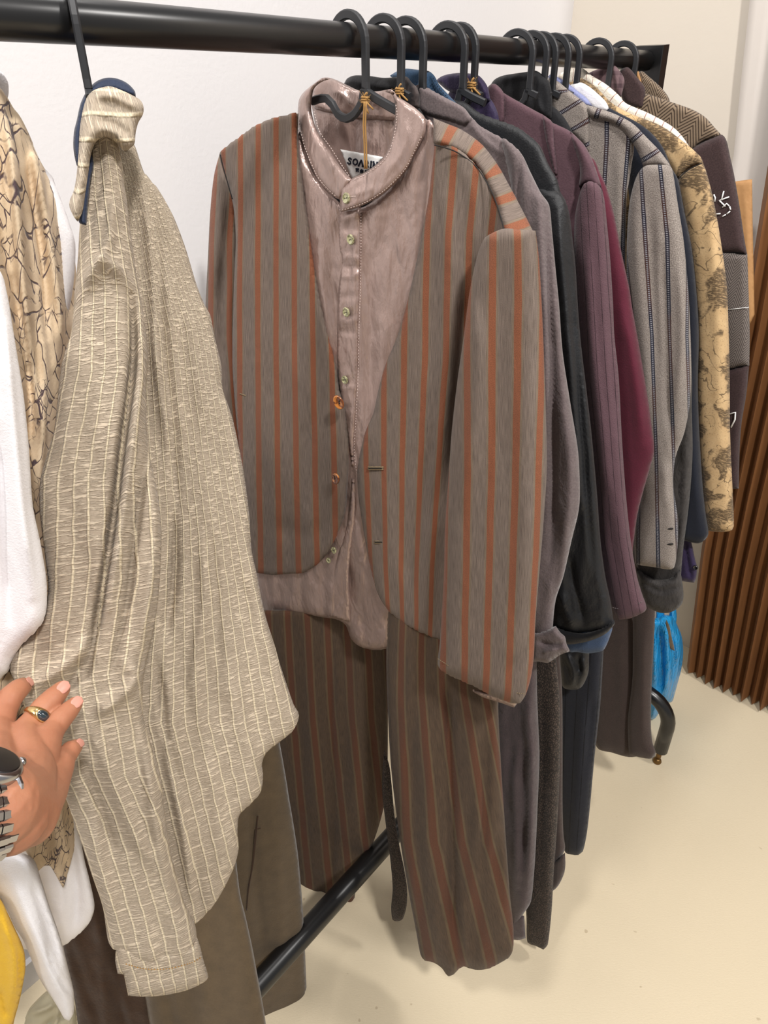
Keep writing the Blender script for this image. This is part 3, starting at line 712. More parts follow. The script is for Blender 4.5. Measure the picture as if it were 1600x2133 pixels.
for (x, y, r, sq, ti, tp) in ((706, 838, .0098, .74, 28, .25), (700, 997, .0096, .78, -35, -.2)):
    button(x, y, JBL, r, M['tort'], jacket, .0265, sq, ti, 4, tp)
for (x, y) in ((783, 973), (796, 1127)):
    g = JBL.off(.0165); m = MB(); m.tube([g.off(.0012).hit(x-16+k*4, y+.6*(k % 2)) for k in range(9)], .0012, 6); m.tube([g.off(.0012).hit(x-16+k*4, y+4+.6*(k % 2)) for k in range(9)], .0012, 6); b = m.build('buttonhole', M['buttonhole'], jacket)
    MB().tube([g.off(.002).hit(x-15, y+2), g.off(.002).hit(x+12, y+2)], .0009, 6).build('slit', M['slot'], b)
MB().tube([JBL.off(.0135).hit(500, 820), JBL.off(.0135).hit(512, 824)], .0009, 6).build('stitching', M['buttonhole'], jacket)
panel('cuff', [(985, 1436), (1080, 1450), (1079, 1462), (1071, 1474), (1040, 1463), (1005, 1452), (985, 1440)], pSl.off(-.006), M['satin'], shirt, .012, .01, 8, step=4, folds=[([(1000, 1449), (1070, 1469)], .002, 4)])

tr = thing('striped_trousers', 'grey brown trousers with faded rust stripes hanging below the striped jacket', 'trousers', atF(940, 2030, .70))
pT = pf((620, 1300, pS.hit(620, 1300).y-.01), (950, 1300, pS.hit(950, 1300).y-.0), (660, 1885, .862), (940, 2020, .70))
pTf = pf((620, 1300, pS.hit(620, 1300).y+.005), (800, 1300, pS.hit(800, 1300).y), (640, 1885, .882), (790, 1700, .965))
fl = [(545, 1270), (552, 1400), (560, 1530), (572, 1640), (585, 1760), (600, 1882), (630, 1888), (660, 1890), (690, 1889), (694, 1926), (706, 1931), (722, 1910), (737, 1880), (745, 1830), (772, 1770), (795, 1700), (806, 1640), (808, 1500), (806, 1360), (800, 1270)]
panel('trouser_leg', fl, pTf.off(-.022), M['suit_trouser'], tr, .016, .014, 24, uv=guides([(1280, 600, 640), (1500, 612, 652), (1900, 650, 692)], .0185, .0555), drape=(.003, .05),
      folds=[([(688, 1340), (690, 1500), (694, 1700), (688, 1880)], -.012, 8), ([(660, 1320), (655, 1550), (660, 1800)], .007, 14), ([(740, 1330), (745, 1500), (735, 1700)], .008, 16), ([(770, 1500), (775, 1600), (755, 1750)], -.006, 10), ([(625, 1500), (640, 1700)], -.005, 9)])
nl = [(806, 1270), (805, 1400), (812, 1560), (820, 1650), (835, 1760), (850, 1850), (865, 1930), (876, 1988), (884, 2000), (903, 2005), (920, 2016), (932, 2032), (945, 2030), (957, 2017), (966, 2013), (990, 2020), (1010, 2019), (1040, 2007), (1066, 1986), (1070, 1940), (1062, 1860), (1052, 1720), (1043, 1580), (1038, 1470), (1040, 1380), (1030, 1270)]
panel('trouser_leg', nl, pT.off(.01), M['suit_trouser'], tr, .026, .02, 34, uv=guides([(1280, 880, 918), (1450, 880, 922), (1750, 905, 960), (2000, 960, 1022)], .0185, .0555), drape=(.003, .05),
      folds=[([(935, 1420), (940, 1600), (945, 1800), (950, 1990)], -.016, 9), ([(885, 1450), (895, 1650), (905, 1850), (925, 2010)], .010, 18), ([(990, 1450), (985, 1600), (1000, 1780)], .010, 18), ([(1015, 1520), (1008, 1680), (1002, 1800)], -.010, 8), ([(1030, 1750), (1045, 1900)], -.006, 10), ([(855, 1500), (865, 1700), (885, 1900)], -.007, 10), ([(960, 1850), (975, 2010)], .008, 10)])
panel('waist', [(560, 1268), (1035, 1262), (1035, 1200), (560, 1205)], pT.off(-.035), M['suit_trouser'], tr, .008, .008, 20)

# jute ties
def jute(name, px, py, pl, label, tail=None, group=None):
    m = MB(); g = pl; c = g.hit(px, py); k = (c-CAM).length/FPX*.95
    h, v = g.h, g.v; rn = random.Random(int(px))
    for j in range(3):
        m.tube([c+(h*math.cos(a)*7+v*(j*4-4)+g.n*(math.sin(a)*7+4))*k for a in np.linspace(0, 6.28, 16)], 1.9*k, 6)
    for (a, l) in ((70, 18), (115, 12), (-25, 24), (-60, 20), (170, 9), (40, 12)):
        d = h*math.cos(math.radians(a))+v*math.sin(math.radians(a))
        m.tube([c+d*k*l*f+g.n*k*(6+3*math.sin(f*3))-v*k*5*f*f for f in np.linspace(0, 1, 6)], 1.6*k, 6)
    for j in range(14):
        a = rn.uniform(0, 6.28); d = h*math.cos(a)+v*math.sin(a)
        m.tube([c+g.n*k*6, c+d*k*rn.uniform(12, 20)+g.n*k*8], .3*k, 4)
    if tail:
        for dx in (-2, 2):
            q = [g.off(.012).hit(x+dx, y) for x, y in tail]; m.tube(smoothpoly3(q), 1.7*k, 6)
    o = m.build(name, M['jute']); tag(o, label, 'twine', group); return o
def smoothpoly3(q):
    out = []
    for a, b in zip(q[:-1], q[1:]): out += [a.lerp(b, i/4) for i in range(4)]
    return out+[q[-1]]
jute('jute_twine', 764, 208, pS.off(.006), 'jute twine knotted on the front hanger, its long ends hanging over the white label', [(761, 212), (759, 260), (761, 300), (762, 352)])
jute('jute_twine', 835, 190, pt(HK['2']).off(.006), 'small jute knot on the second hanger, against the dark camouflage collar')
jute('jute_twine', 985, 178, pt(HK['5']).off(.006), 'small jute knot on the hanger in front of the purple collar')

# ------------------------------------------------------------------ the row of clothes behind, front to back
def g(name, label, cat, t, anchor=None, group=None):
    return thing(name, label, cat, P(t, 0, -.1) if anchor is None else anchor, group)
# black shirt with a camouflage collar
T = pt(.062); o = g('camouflage_shirt', 'black shirt with a dark camouflage collar flap, just behind the satin collar', 'shirt', .072)
panel('collar', [(716, 175), (724, 163), (740, 157), (768, 158), (800, 162), (836, 160), (850, 164), (858, 190), (862, 225), (800, 225), (745, 200)], T, M['black'], o, .012, .01, 14, folds=[([(730, 170), (790, 180), (840, 185)], .004, 8)])
panel('collar_flap', [(835, 160), (848, 160), (858, 172), (868, 182), (874, 200), (874, 226), (850, 226), (838, 205)], T.off(.008), M['camo'], o, .007, .006, 8, step=4)
panel('body', [(745, 190), (860, 212), (890, 250), (920, 275), (985, 330), (1000, 450), (1000, 700), (980, 1250), (700, 1220), (640, 700), (640, 330)], T.off(-.002), M['black'], o, .008, .008, 24)
# mauve fleece jacket
T = pt(.090); o = g('fleece_jacket', 'mauve grey fleece jacket hanging directly behind the striped jacket, cuff rolled', 'jacket', .108)
panel('body', [(868, 177), (886, 182), (920, 200), (965, 226), (1000, 262), (1056, 296), (1080, 330), (1085, 420), (1090, 700), (1080, 1290), (760, 1270), (740, 700), (780, 300), (840, 215)], T, M['fleece'], o, .012, .010, 22,
      folds=[([(975, 265), (1010, 305), (1060, 340)], .003, 6)])
panel('collar', [(868, 177), (884, 181), (925, 202), (966, 224), (984, 248), (970, 262), (930, 250), (890, 240), (870, 228)], T.off(.010), M['fleece'], o, .006, .006, 10, step=5)
fs = [(1040, 290), (1056, 294), (1086, 320), (1105, 358), (1127, 402), (1144, 427), (1150, 480), (1157, 555), (1165, 637), (1172, 731), (1187, 832), (1204, 937), (1208, 1012), (1206, 1061), (1191, 1125), (1174, 1200), (1158, 1249), (1152, 1301), (1150, 1340), (1110, 1335), (1080, 1200), (1070, 800), (1065, 420)]
panel('sleeve', fs, T.off(.006), M['fleece'], o, .022, .018, 34,
      folds=[([(1135, 430), (1143, 600), (1150, 800), (1152, 1000), (1148, 1200)], -.010, 7), ([(1125, 420), (1132, 600), (1138, 900)], .006, 10), ([(1170, 760), (1178, 900), (1185, 1020), (1172, 1150)], .005, 10), ([(1085, 345), (1082, 420), (1090, 520)], -.008, 6), ([(1160, 700), (1165, 850)], -.003, 8), ([(1165, 1060), (1160, 1180), (1150, 1260)], -.005, 7)], drape=(.002, .04))
panel('cuff', [(1108, 1318), (1135, 1312), (1158, 1304), (1168, 1318), (1177, 1326), (1180, 1340), (1188, 1357), (1172, 1362), (1163, 1367), (1150, 1376), (1141, 1381), (1120, 1378), (1106, 1380)], T.off(.012), M['fleece'], o, .022, .02, 12, step=4, folds=[([(1120, 1335), (1150, 1345), (1176, 1340)], -.006, 5), ([(1130, 1360), (1160, 1350)], .005, 5)])
# denim shirt collar
T = pt(.135); o = g('denim_shirt', 'blue denim shirt, its collar folded behind the third hanger', 'shirt', .135)
panel('collar', [(812, 158), (824, 150), (842, 143), (868, 145), (893, 148), (905, 158), (915, 176), (935, 198), (955, 220), (968, 243), (950, 245), (915, 230), (880, 205), (850, 185)], T, M['denim'], o, .010, .01, 12, step=5,
      folds=[([(895, 152), (900, 180), (930, 215)], -.004, 4), ([(885, 150), (890, 190)], .003, 5)])
panel('body', [(840, 175), (950, 235), (1010, 290), (1050, 420), (1060, 900), (1070, 1280), (800, 1260), (760, 600), (790, 260)], T.off(-.004), M['denim'], o, .008, .008, 24)
dashes('stitching', [(903, 162), (912, 180), (932, 203), (951, 226)], T, .012, .0006, M['lining'], o, 3, 3)
# black silky jacket
T = pt(.165); o = g('silky_jacket', 'black silky jacket with ribbed hem, between the fleece and the plum jackets', 'jacket', .165)
panel('body', [(930, 215), (968, 214), (1000, 236), (1040, 252), (1078, 266), (1109, 288), (1127, 307), (1142, 341), (1161, 375), (1168, 401), (1180, 424), (1170, 700), (1175, 1200), (1150, 1290), (860, 1270), (830, 700), (860, 330)], T, M['blacksilk'], o, .014, .01, 26)
bs = [(1120, 395), (1140, 400), (1165, 403), (1180, 424), (1187, 450), (1191, 480), (1199, 555), (1204, 637), (1210, 712), (1221, 806), (1232, 900), (1244, 1031), (1251, 1125), (1261, 1200), (1272, 1252), (1279, 1300), (1245, 1312), (1200, 1318), (1150, 1306), (1140, 1200), (1140, 900), (1125, 600), (1115, 450)]
panel('sleeve', bs, T.off(.008), M['blacksilk'], o, .024, .018, 34,
      folds=[([(1160, 450), (1178, 650), (1195, 850), (1210, 1050)], .010, 10), ([(1190, 560), (1202, 760), (1215, 950), (1228, 1120), (1245, 1250)], -.010, 7), ([(1215, 1000), (1225, 1120), (1250, 1250)], .006, 8), ([(1185, 1150), (1200, 1220), (1215, 1290)], -.008, 6), ([(1165, 1220), (1190, 1290)], .007, 8), ([(1170, 1180), (1180, 1260)], .005, 8), ([(1130, 340), (1140, 370)], -.004, 5)], drape=(.002, .04))
panel('hem_band', [(1152, 1302), (1180, 1312), (1215, 1318), (1250, 1308), (1279, 1290), (1281, 1299), (1262, 1320), (1225, 1336), (1180, 1342), (1158, 1325), (1150, 1308)], T.off(.016), M['black'], o, .018, .016, 11, step=4)
# mid blue shirt whose hem shows
T = pt(.2); o = g('blue_shirt', 'mid blue shirt showing only its hem below the black silky jacket', 'shirt', .2, T.hit(1230, 1350))
panel('hem', [(1150, 1150), (1225, 1150), (1240, 1250), (1272, 1296), (1276, 1308), (1270, 1328), (1262, 1347), (1255, 1356), (1225, 1361), (1200, 1358), (1187, 1358), (1172, 1340), (1150, 1310)], T, M['denim2'], o, .014, .012, 18, folds=[([(1190, 1300), (1230, 1320), (1265, 1318)], .003, 7)])
# purple collar
T = pt(.222); o = g('purple_shirt', 'deep purple shirt collar standing behind the twine knot of the second pair of hangers', 'shirt', .222)
panel('collar', [(908, 168), (918, 160), (932, 155), (955, 152), (978, 153), (995, 156), (1008, 168), (1017, 184), (1022, 210), (1000, 215), (970, 200), (935, 190)], T, M['purple'], o, .010, .01, 10, step=5, folds=[([(990, 160), (1003, 180), (1008, 200)], .004, 6)])
panel('body', [(940, 185), (1010, 195), (1040, 250), (1060, 600), (1060, 1200), (900, 1190), (880, 500), (900, 260)], T.off(-.004), M['purple'], o, .007, .007, 20)
# plum jacket
T = pt(.25); o = g('plum_jacket', 'plum jacket with pinstriped sleeve reaching lowest in the row', 'jacket', .25)
panel('body', [(1014, 186), (1030, 174), (1049, 193), (1094, 219), (1139, 244), (1152, 256), (1187, 273), (1214, 300), (1225, 330), (1215, 430), (1215, 900), (1220, 1250), (960, 1230), (930, 600), (960, 290)], T, M['plum'], o, .012, .01, 22,
      folds=[([(1046, 196), (1048, 230), (1047, 262)], -.006, 4), ([(1213, 352), (1203, 400), (1194, 470)], -.006, 5)])
panel('lapel', [(1130, 240), (1150, 254), (1154, 290), (1162, 368), (1158, 372), (1146, 330), (1136, 285)], T.off(.014), M['plum'], o, .005, .004, 6, step=4)
panel('collar', [(1012, 190), (1022, 176), (1034, 176), (1050, 196), (1052, 250), (1044, 262), (1018, 245)], T.off(.008), M['plum'], o, .008, .006, 10, step=4)
ps = [(1210, 395), (1222, 380), (1246, 384), (1258, 410), (1264, 461), (1271, 536), (1277, 630), (1280, 700), (1289, 787), (1296, 919), (1304, 1031), (1314, 1125), (1327, 1200), (1337, 1235), (1347, 1268), (1330, 1281), (1311, 1288), (1287, 1291), (1277, 1270), (1262, 1220), (1250, 1130), (1243, 1031), (1230, 900), (1219, 806), (1208, 712), (1200, 620), (1196, 520), (1198, 450)]
panel('sleeve', ps, T.off(.012), M['plumpin'], o, .022, .018, 30, uv=guides([(400, 1200, 1262), (800, 1222, 1290), (1030, 1246, 1304), (1125, 1252, 1314), (1290, 1280, 1345)], 0, .085),
      folds=[([(1225, 480), (1235, 700), (1255, 900), (1270, 1100)], .005, 10), ([(1262, 520), (1272, 720), (1285, 900)], -.004, 6), ([(1260, 1000), (1275, 1120), (1290, 1200)], -.003, 8)])
panel('shoulder', [(1187, 274), (1214, 298), (1232, 328), (1246, 366), (1258, 405), (1246, 392), (1222, 384), (1206, 392), (1208, 350), (1195, 305)], T.off(.010), M['plum'], o, .014, .012, 14, step=5)
dashes('stitching', [(1271, 1264), (1290, 1268), (1320, 1262), (1340, 1252)], T, .03, .0006, M['fleece'], o, 3, 2)
# burgundy garment
T = pt(.31); o = g('burgundy_top', 'smooth burgundy top bulging out between plum sleeve and grey striped jacket', 'top', .31)
panel('body', [(1185, 330), (1232, 328), (1250, 360), (1262, 386), (1278, 442), (1293, 517), (1311, 600), (1317, 640), (1330, 712), (1349, 825), (1358, 890), (1363, 938), (1354, 975), (1338, 1031), (1328, 1072), (1321, 1121), (1313, 1200), (1200, 1190), (1150, 900), (1150, 500)], T, M['burgundy'], o, .022, .016, 40, folds=[([(1300, 650), (1325, 800), (1335, 920)], .006, 14)])
# black shirt collar
T = pt(.365); o = g('black_shirt', 'black shirt, its collar standing left of the grey striped jacket', 'shirt', .365)
panel('collar', [(1020, 180), (1030, 166), (1046, 158), (1067, 154), (1095, 150), (1116, 147), (1128, 154), (1144, 170), (1150, 200), (1150, 250), (1120, 244), (1085, 222), (1050, 200)], T, M['black'], o, .014, .012, 14, step=5,
      folds=[([(1040, 166), (1080, 160), (1115, 158)], .004, 6), ([(1122, 158), (1118, 200), (1128, 240)], .005, 6), ([(1110, 170), (1106, 205)], -.004, 5)])
panel('body', [(1040, 190), (1150, 220), (1200, 300), (1230, 600), (1240, 1150), (1100, 1150), (1030, 800), (1030, 350)], T.off(-.006), M['black'], o, .008, .008, 24)
# grey striped wool jacket
T = pt(.41); o = g('striped_wool_jacket', 'light grey wool jacket with dark stitched stripes, cuff with two buttonholes', 'jacket', .41)
gw = guides([(300, 1240, 1285), (400, 1236, 1278), (650, 1230, 1272), (1150, 1228, 1270)], 0, .032)
panel('body', [(1143, 175), (1221, 219), (1244, 227), (1285, 246), (1319, 292), (1315, 350), (1305, 420), (1302, 700), (1300, 1150), (1150, 1140), (1120, 700), (1140, 350)], T, M['wool'], o, .012, .01, 20, uv=gw, folds=[([(1318, 300), (1310, 380), (1302, 480)], -.008, 6), ([(1290, 320), (1288, 500)], .004, 10)])
panel('collar', [(1142, 163), (1150, 164), (1163, 170), (1187, 190), (1221, 218), (1228, 240), (1228, 300), (1226, 335), (1214, 302), (1187, 276), (1152, 257), (1146, 230)], T.off(.012), M['wool'], o, .008, .006, 12, step=5, uv=pathuv([(1150, 130), (1158, 200), (1200, 268), (1240, 350)], .032/42, .0008))
panel('yoke', [(1221, 218), (1246, 225), (1285, 239), (1319, 258), (1349, 288), (1375, 315), (1394, 341), (1400, 352), (1360, 346), (1341, 350), (1330, 320), (1312, 290), (1285, 262), (1250, 250), (1226, 243)], T.off(.010), M['wool'], o, .012, .012, 14, step=5, uv=pathuv([(1222, 228), (1272, 246), (1315, 270), (1345, 305), (1370, 345), (1380, 360)], .032/48, .0008))
ws = [(1341, 347), (1365, 342), (1396, 346), (1403, 365), (1412, 424), (1424, 499), (1433, 592), (1436, 637), (1440, 750), (1438, 832), (1426, 900), (1411, 940), (1405, 965), (1403, 1012), (1408, 1050), (1413, 1085), (1411, 1144), (1404, 1183), (1390, 1186), (1360, 1181), (1337, 1178), (1323, 1174), (1321, 1120), (1328, 1072), (1335, 1030), (1325, 950), (1315, 800), (1306, 600), (1306, 500), (1312, 420), (1325, 370)]
panel('sleeve', ws, T.off(.012), M['wool'], o, .022, .018, 30, uv=guides([(340, 1333, 1372), (500, 1343, 1388), (700, 1357, 1393), (950, 1366, 1402), (1180, 1370, 1412)], .0155, .0475),
      folds=[([(1322, 420), (1330, 560), (1345, 720), (1350, 900)], .004, 10), ([(1378, 520), (1385, 700), (1392, 860), (1402, 930)], -.008, 6), ([(1415, 560), (1420, 700), (1408, 850)], .005, 8), ([(1352, 420), (1362, 600), (1374, 780)], -.003, 8), ([(1372, 450), (1380, 650), (1388, 800)], .004, 7), ([(1385, 960), (1392, 1060)], .004, 9)])
for y in (1100, 1132):
    MB().tube([T.off(.032).hit(x, y+1.5*math.sin(x)) for x in (1384, 1390, 1396, 1402)], .0016, 6).build('buttonhole', M['slot'], o)
# small collars in the tight middle of the row
T = pt(.438); o = g('lavender_shirt', 'lavender blue shirt collar strip behind the grey striped collar', 'shirt', .438)
panel('collar', [(1141, 160), (1146, 155), (1161, 160), (1180, 171), (1208, 193), (1222, 204), (1234, 220), (1215, 222), (1185, 202), (1160, 180)], T, M['lavender'], o, .009, .008, 8, step=4)
T = pt(.462); o = g('white_shirt', 'white shirt with a rounded collar in the middle of the far row', 'shirt', .462)
panel('collar', [(1182, 182), (1190, 176), (1210, 172), (1228, 181), (1246, 196), (1262, 212), (1268, 226), (1260, 234), (1236, 228), (1210, 205), (1192, 195)], T, M['white'], o, .010, .01, 9, step=4)
# charcoal crinkled shirt: long sleeve and wide cuff
T = pt(.448); o = g('charcoal_crinkled_shirt', 'charcoal crinkled shirt with a wide drooping cuff above the blue bag', 'shirt', .448)
panel('sleeve', [(1300, 700), (1438, 700), (1442, 800), (1441, 844), (1443, 937), (1439, 1012), (1432, 1080), (1425, 1130), (1420, 1180), (1418, 1215), (1380, 1225), (1340, 1215), (1320, 1150), (1300, 1000)], T, M['crinkle'], o, .018, .015, 26, folds=[([(1430, 900), (1425, 1050), (1408, 1180)], .005, 6), ([(1415, 960), (1412, 1080), (1400, 1170)], -.005, 6)], drape=(.002, .015))
panel('cuff', [(1325, 1180), (1345, 1195), (1375, 1205), (1400, 1200), (1417, 1186), (1421, 1210), (1424, 1237), (1421, 1257), (1408, 1270), (1390, 1277), (1370, 1275), (1348, 1262), (1336, 1235)], T.off(.010), M['crinkle'], o, .022, .018, 20, step=5, folds=[([(1345, 1205), (1375, 1222), (1410, 1212)], .004, 5), ([(1345, 1225), (1380, 1242), (1415, 1230)], .004, 5), ([(1340, 1215), (1375, 1232), (1412, 1222)], -.003, 4)])
# navy jacket
T = pt(.475); o = g('navy_jacket', 'dark navy jacket, a narrow dark strip between grey and tan sleeves', 'jacket', .475)
panel('body', [(1228, 214), (1244, 210), (1281, 231), (1326, 254), (1356, 276), (1381, 307), (1399, 349), (1413, 375), (1426, 442), (1441, 517), (1452, 620), (1456, 700), (1454, 800), (1457, 900), (1464, 1012), (1470, 1069), (1476, 1112), (1468, 1125), (1454, 1132), (1427, 1127), (1380, 1120), (1330, 700), (1300, 330)], T, M['navy'], o, .020, .015, 26, folds=[([(1440, 640), (1440, 900), (1455, 1080)], .004, 10), ([(1400, 372), (1412, 378)], -.004, 3)])
T = pt(.49); o = g('purple_satin_shirt', 'purple shirt with its cuff open and one button, hanging below the navy sleeve', 'shirt', .49, T.hit(1430, 1180))
panel('cuff', [(1400, 1100), (1432, 1110), (1441, 1132), (1447, 1160), (1452, 1182), (1450, 1205), (1446, 1214), (1432, 1212), (1414, 1208), (1400, 1190)], T, M['purple'], o, .012, .01, 10, step=4, folds=[([(1428, 1130), (1433, 1170), (1440, 1205)], -.006, 4)])
button(1449, 1182, T, .0045, M['steeldark'], o, .012)
# tan printed jacket
T = pt(.515); o = g('tan_print_jacket', 'tan jacket printed with brown brush leaves and scrolls', 'jacket', .515)
panel('body', [(1187, 172), (1210, 163), (1240, 180), (1277, 217), (1320, 245), (1375, 270), (1410, 330), (1420, 400), (1420, 800), (1420, 1080), (1300, 1060), (1230, 600), (1200, 300)], T, M['tan'], o, .008, .008, 18, uv=lambda Q, W: W*1.0)
panel('yoke', [(1240, 180), (1277, 216), (1319, 239), (1375, 261), (1424, 295), (1459, 326), (1466, 342), (1436, 352), (1410, 376), (1395, 345), (1370, 312), (1330, 275), (1270, 240)], T.off(.006), M['tan'], o, .010, .01, 14, step=5, uv=lambda Q, W: W*1.1+.3)
panel('sleeve', [(1412, 375), (1436, 352), (1464, 338), (1471, 356), (1484, 405), (1495, 461), (1504, 517), (1514, 592), (1517, 656), (1520, 769), (1521, 900), (1525, 994), (1529, 1087), (1525, 1104), (1502, 1108), (1474, 1106), (1468, 1060), (1462, 1000), (1453, 880), (1450, 700), (1446, 600), (1436, 510), (1422, 430)], T.off(.012), M['tan'], o, .020, .016, 26, folds=[([(1480, 450), (1492, 700), (1495, 950)], .004, 14)])
seam('seam', [(1410, 376), (1424, 362), (1437, 352), (1462, 340)], T.off(.012), .019, .0008, M['slot'], o)
# cream pinstripe
T = pt(.565); o = g('cream_pinstripe_jacket', 'cream jacket with fine red pinstripes, shoulder showing above the tan one', 'jacket', .565)
panel('collar', [(1160, 160), (1172, 150), (1191, 144), (1214, 142), (1222, 150), (1232, 160), (1250, 178), (1240, 190), (1210, 180), (1180, 175)], T.off(.006), M['creampin'], o, .010, .008, 9, step=4)
panel('body', [(1195, 155), (1215, 144), (1232, 157), (1262, 175), (1289, 198), (1304, 215), (1356, 238), (1405, 267), (1434, 302), (1450, 340), (1450, 420), (1400, 1000), (1300, 1000), (1240, 400)], T, M['creampin'], o, .010, .01, 16, uv=pathuv([(1180, 120), (1240, 180), (1310, 235), (1400, 275), (1440, 310)], .0006, .0006))
# plaid collar
T = pt(.625); o = g('plaid_shirt', 'plum plaid shirt collar behind the free standing hanger', 'shirt', .625)
panel('collar', [(1220, 155), (1240, 146), (1259, 139), (1279, 136), (1290, 146), (1299, 160), (1301, 172), (1294, 202), (1282, 200), (1262, 186), (1240, 170)], T, M['plaid'], o, .010, .01, 9, step=4, folds=[([(1278, 142), (1283, 165), (1288, 195)], .005, 4)])
# patchwork tweed coat
T = pt(.672); o = g('patchwork_coat', 'patchwork tweed coat of herringbone and dark brown patches with white stitched scribbles', 'coat', .672)
panel('collar', [(1290, 150), (1298, 142), (1310, 141), (1330, 164), (1343, 182), (1344, 205), (1340, 228), (1322, 223), (1300, 212), (1292, 190)], T.off(.012), M['tweed'], o, .010, .01, 10, step=4)
panel('yoke', [(1335, 200), (1345, 195), (1397, 212), (1442, 228), (1469, 244), (1491, 268), (1506, 284), (1485, 290), (1462, 298), (1440, 318), (1420, 330), (1380, 290), (1340, 262), (1310, 235)], T.off(.006), M['herr'], o, .012, .01, 14, step=5, uv=pathuv([(1300, 205), (1400, 240), (1500, 300)], .0007, .0007))
panel('body', [(1310, 230), (1440, 300), (1440, 420), (1480, 900), (1400, 1000), (1340, 700), (1310, 400)], T, M['herrg'], o, .008, .008, 18)
panel('sleeve_patch', [(1432, 314), (1462, 297), (1490, 284), (1505, 281), (1514, 294), (1522, 330), (1530, 367), (1541, 431), (1551, 499), (1557, 531), (1530, 527), (1500, 527), (1470, 500), (1450, 400)], T.off(.010), M['tweed'], o, .018, .014, 18, step=5)
panel('sleeve_patch', [(1490, 522), (1530, 526), (1557, 529), (1559, 590), (1561, 652), (1562, 700), (1561, 762), (1545, 764), (1510, 772), (1495, 772), (1488, 650)], T.off(.010), M['herrg'], o, .018, .014, 16, step=5)
panel('sleeve_patch', [(1495, 768), (1520, 768), (1561, 758), (1555, 820), (1545, 881), (1541, 937), (1539, 1018), (1525, 1018), (1505, 1010), (1492, 900)], T.off(.009), M['tweed'], o, .016, .014, 14, step=5)
PATCHES = [c for c in bpy.data.objects if c.name.startswith('sleeve_patch') and c.parent == o]
for pth in ([(1487, 405), (1490, 412), (1489, 420)], [(1508, 398), (1503, 416)], [(1519, 410), (1498, 418)], [(1499, 418), (1511, 430)], [(1505, 432), (1514, 424), (1519, 429)], [(1520, 430), (1522, 437)], [(1521, 440), (1514, 446)], [(1512, 447), (1505, 451)], [(1492, 446), (1501, 445)]):
    MB().tube([T.off(.0305).hit(x, y) for x, y in pth], .0011, 6).build('scribble_stitch', M['whitethread'], o)
for pth in ([(1521, 862), (1532, 859), (1531, 874), (1523, 890)],):
    MB().tube([T.off(.0285).hit(x, y) for x, y in pth], .0014, 6).build('scribble_stitch', M['whitethread'], o)
MB().tube([T.off(.0295).hit(x, y) for x, y in ((1517, 645), (1535, 643), (1560, 640))], .0006, 4).build('thread_line', M['whitethread'], o)
T = pt(.705); o = g('herringbone_jacket', 'dark herringbone jacket hanging last, its shoulder nearest the end post', 'jacket', .705)
panel('body', [(1328, 150), (1338, 148), (1350, 158), (1375, 180), (1390, 198), (1396, 212), (1400, 300), (1400, 900), (1330, 900), (1320, 400)], T, M['herr'], o, .012, .01, 14, uv=lambda Q, W: W*1.2, step=6)
panel('lining', [(1322, 152), (1330, 148), (1336, 168), (1338, 182), (1330, 175)], T.off(.014), M['kraft'], o, .003, .003, 4, step=3)
# kraft paper sheet behind
T = pt(1.16); o = tag(panel('kraft_paper', [(1500, 386), (1531, 378), (1567, 373), (1568, 461), (1570, 560), (1572, 655), (1563, 674), (1545, 690), (1500, 690)], T, M['kraft'], None, .003, .003, 4, step=6, curve=False, folds=[([(1550, 380), (1557, 520), (1556, 660)], .004, 4)]), 'strip of brown kraft paper between the coats and the pleated screen', 'paper')

# ------------------------------------------------------------------ trousers of the far row
T = pt(.11); o = g('mauve_trousers', 'mauve grey trousers with gathered ankle, right behind the striped pair', 'trousers', .11, T.hit(1080, 1940))
panel('trouser_leg', [(1000, 1120), (1100, 1120), (1116, 1300), (1119, 1445), (1122, 1520), (1124, 1580), (1120, 1681), (1117, 1750), (1113, 1815), (1106, 1878), (1090, 1904), (1080, 1920), (1066, 1931), (1055, 1850), (1030, 1700), (1010, 1500)], T, M['fleece_dark'], o, .024, .018, 30, folds=[([(1100, 1480), (1108, 1600), (1104, 1720), (1100, 1820)], .008, 8), ([(1085, 1500), (1090, 1650), (1086, 1800)], -.008, 7), ([(1068, 1560), (1074, 1720), (1080, 1860)], .006, 8), ([(1060, 1480), (1064, 1600)], -.004, 8)], drape=(.003, .04))
panel('cuff', [(1062, 1922), (1085, 1906), (1092, 1908), (1095, 1954), (1082, 1958), (1066, 1957)], T.off(.004), M['fleece_dark'], o, .014, .012, 9, step=4)
T = pt(.02); o = g('reptile_scarf', 'dark reptile patterned strip hanging between the two striped trouser legs', 'scarf', .02, T.hit(830, 1900))
panel('strip', [(800, 1560), (812, 1600), (822, 1700), (831, 1756), (842, 1810), (848, 1850), (847, 1887), (839, 1914), (828, 1919), (818, 1916), (815, 1890), (818, 1850), (813, 1790), (804, 1720), (796, 1640)], pf((810, 1600, .86), (845, 1850, .80), (815, 1900, .815), (800, 1700, .855)), M['snake'], o, .006, .005, 10, step=4)
T = pt(.15); o = g('reptile_trousers', 'narrow dark trousers with reptile pattern, the leg hanging lowest on the right', 'trousers', .15, T.hit(1130, 1970))
panel('trouser_leg', [(1085, 1140), (1150, 1140), (1158, 1360), (1165, 1440), (1167, 1506), (1166, 1600), (1163, 1681), (1158, 1760), (1154, 1812), (1149, 1900), (1141, 1968), (1132, 1978), (1115, 1970), (1099, 1963), (1097, 1920), (1096, 1880), (1104, 1800), (1108, 1700), (1110, 1550)], T, M['snake'], o, .014, .012, 16, folds=[([(1128, 1400), (1130, 1600), (1125, 1850)], -.004, 5), ([(1148, 1450), (1148, 1650), (1138, 1900)], .003, 6)])
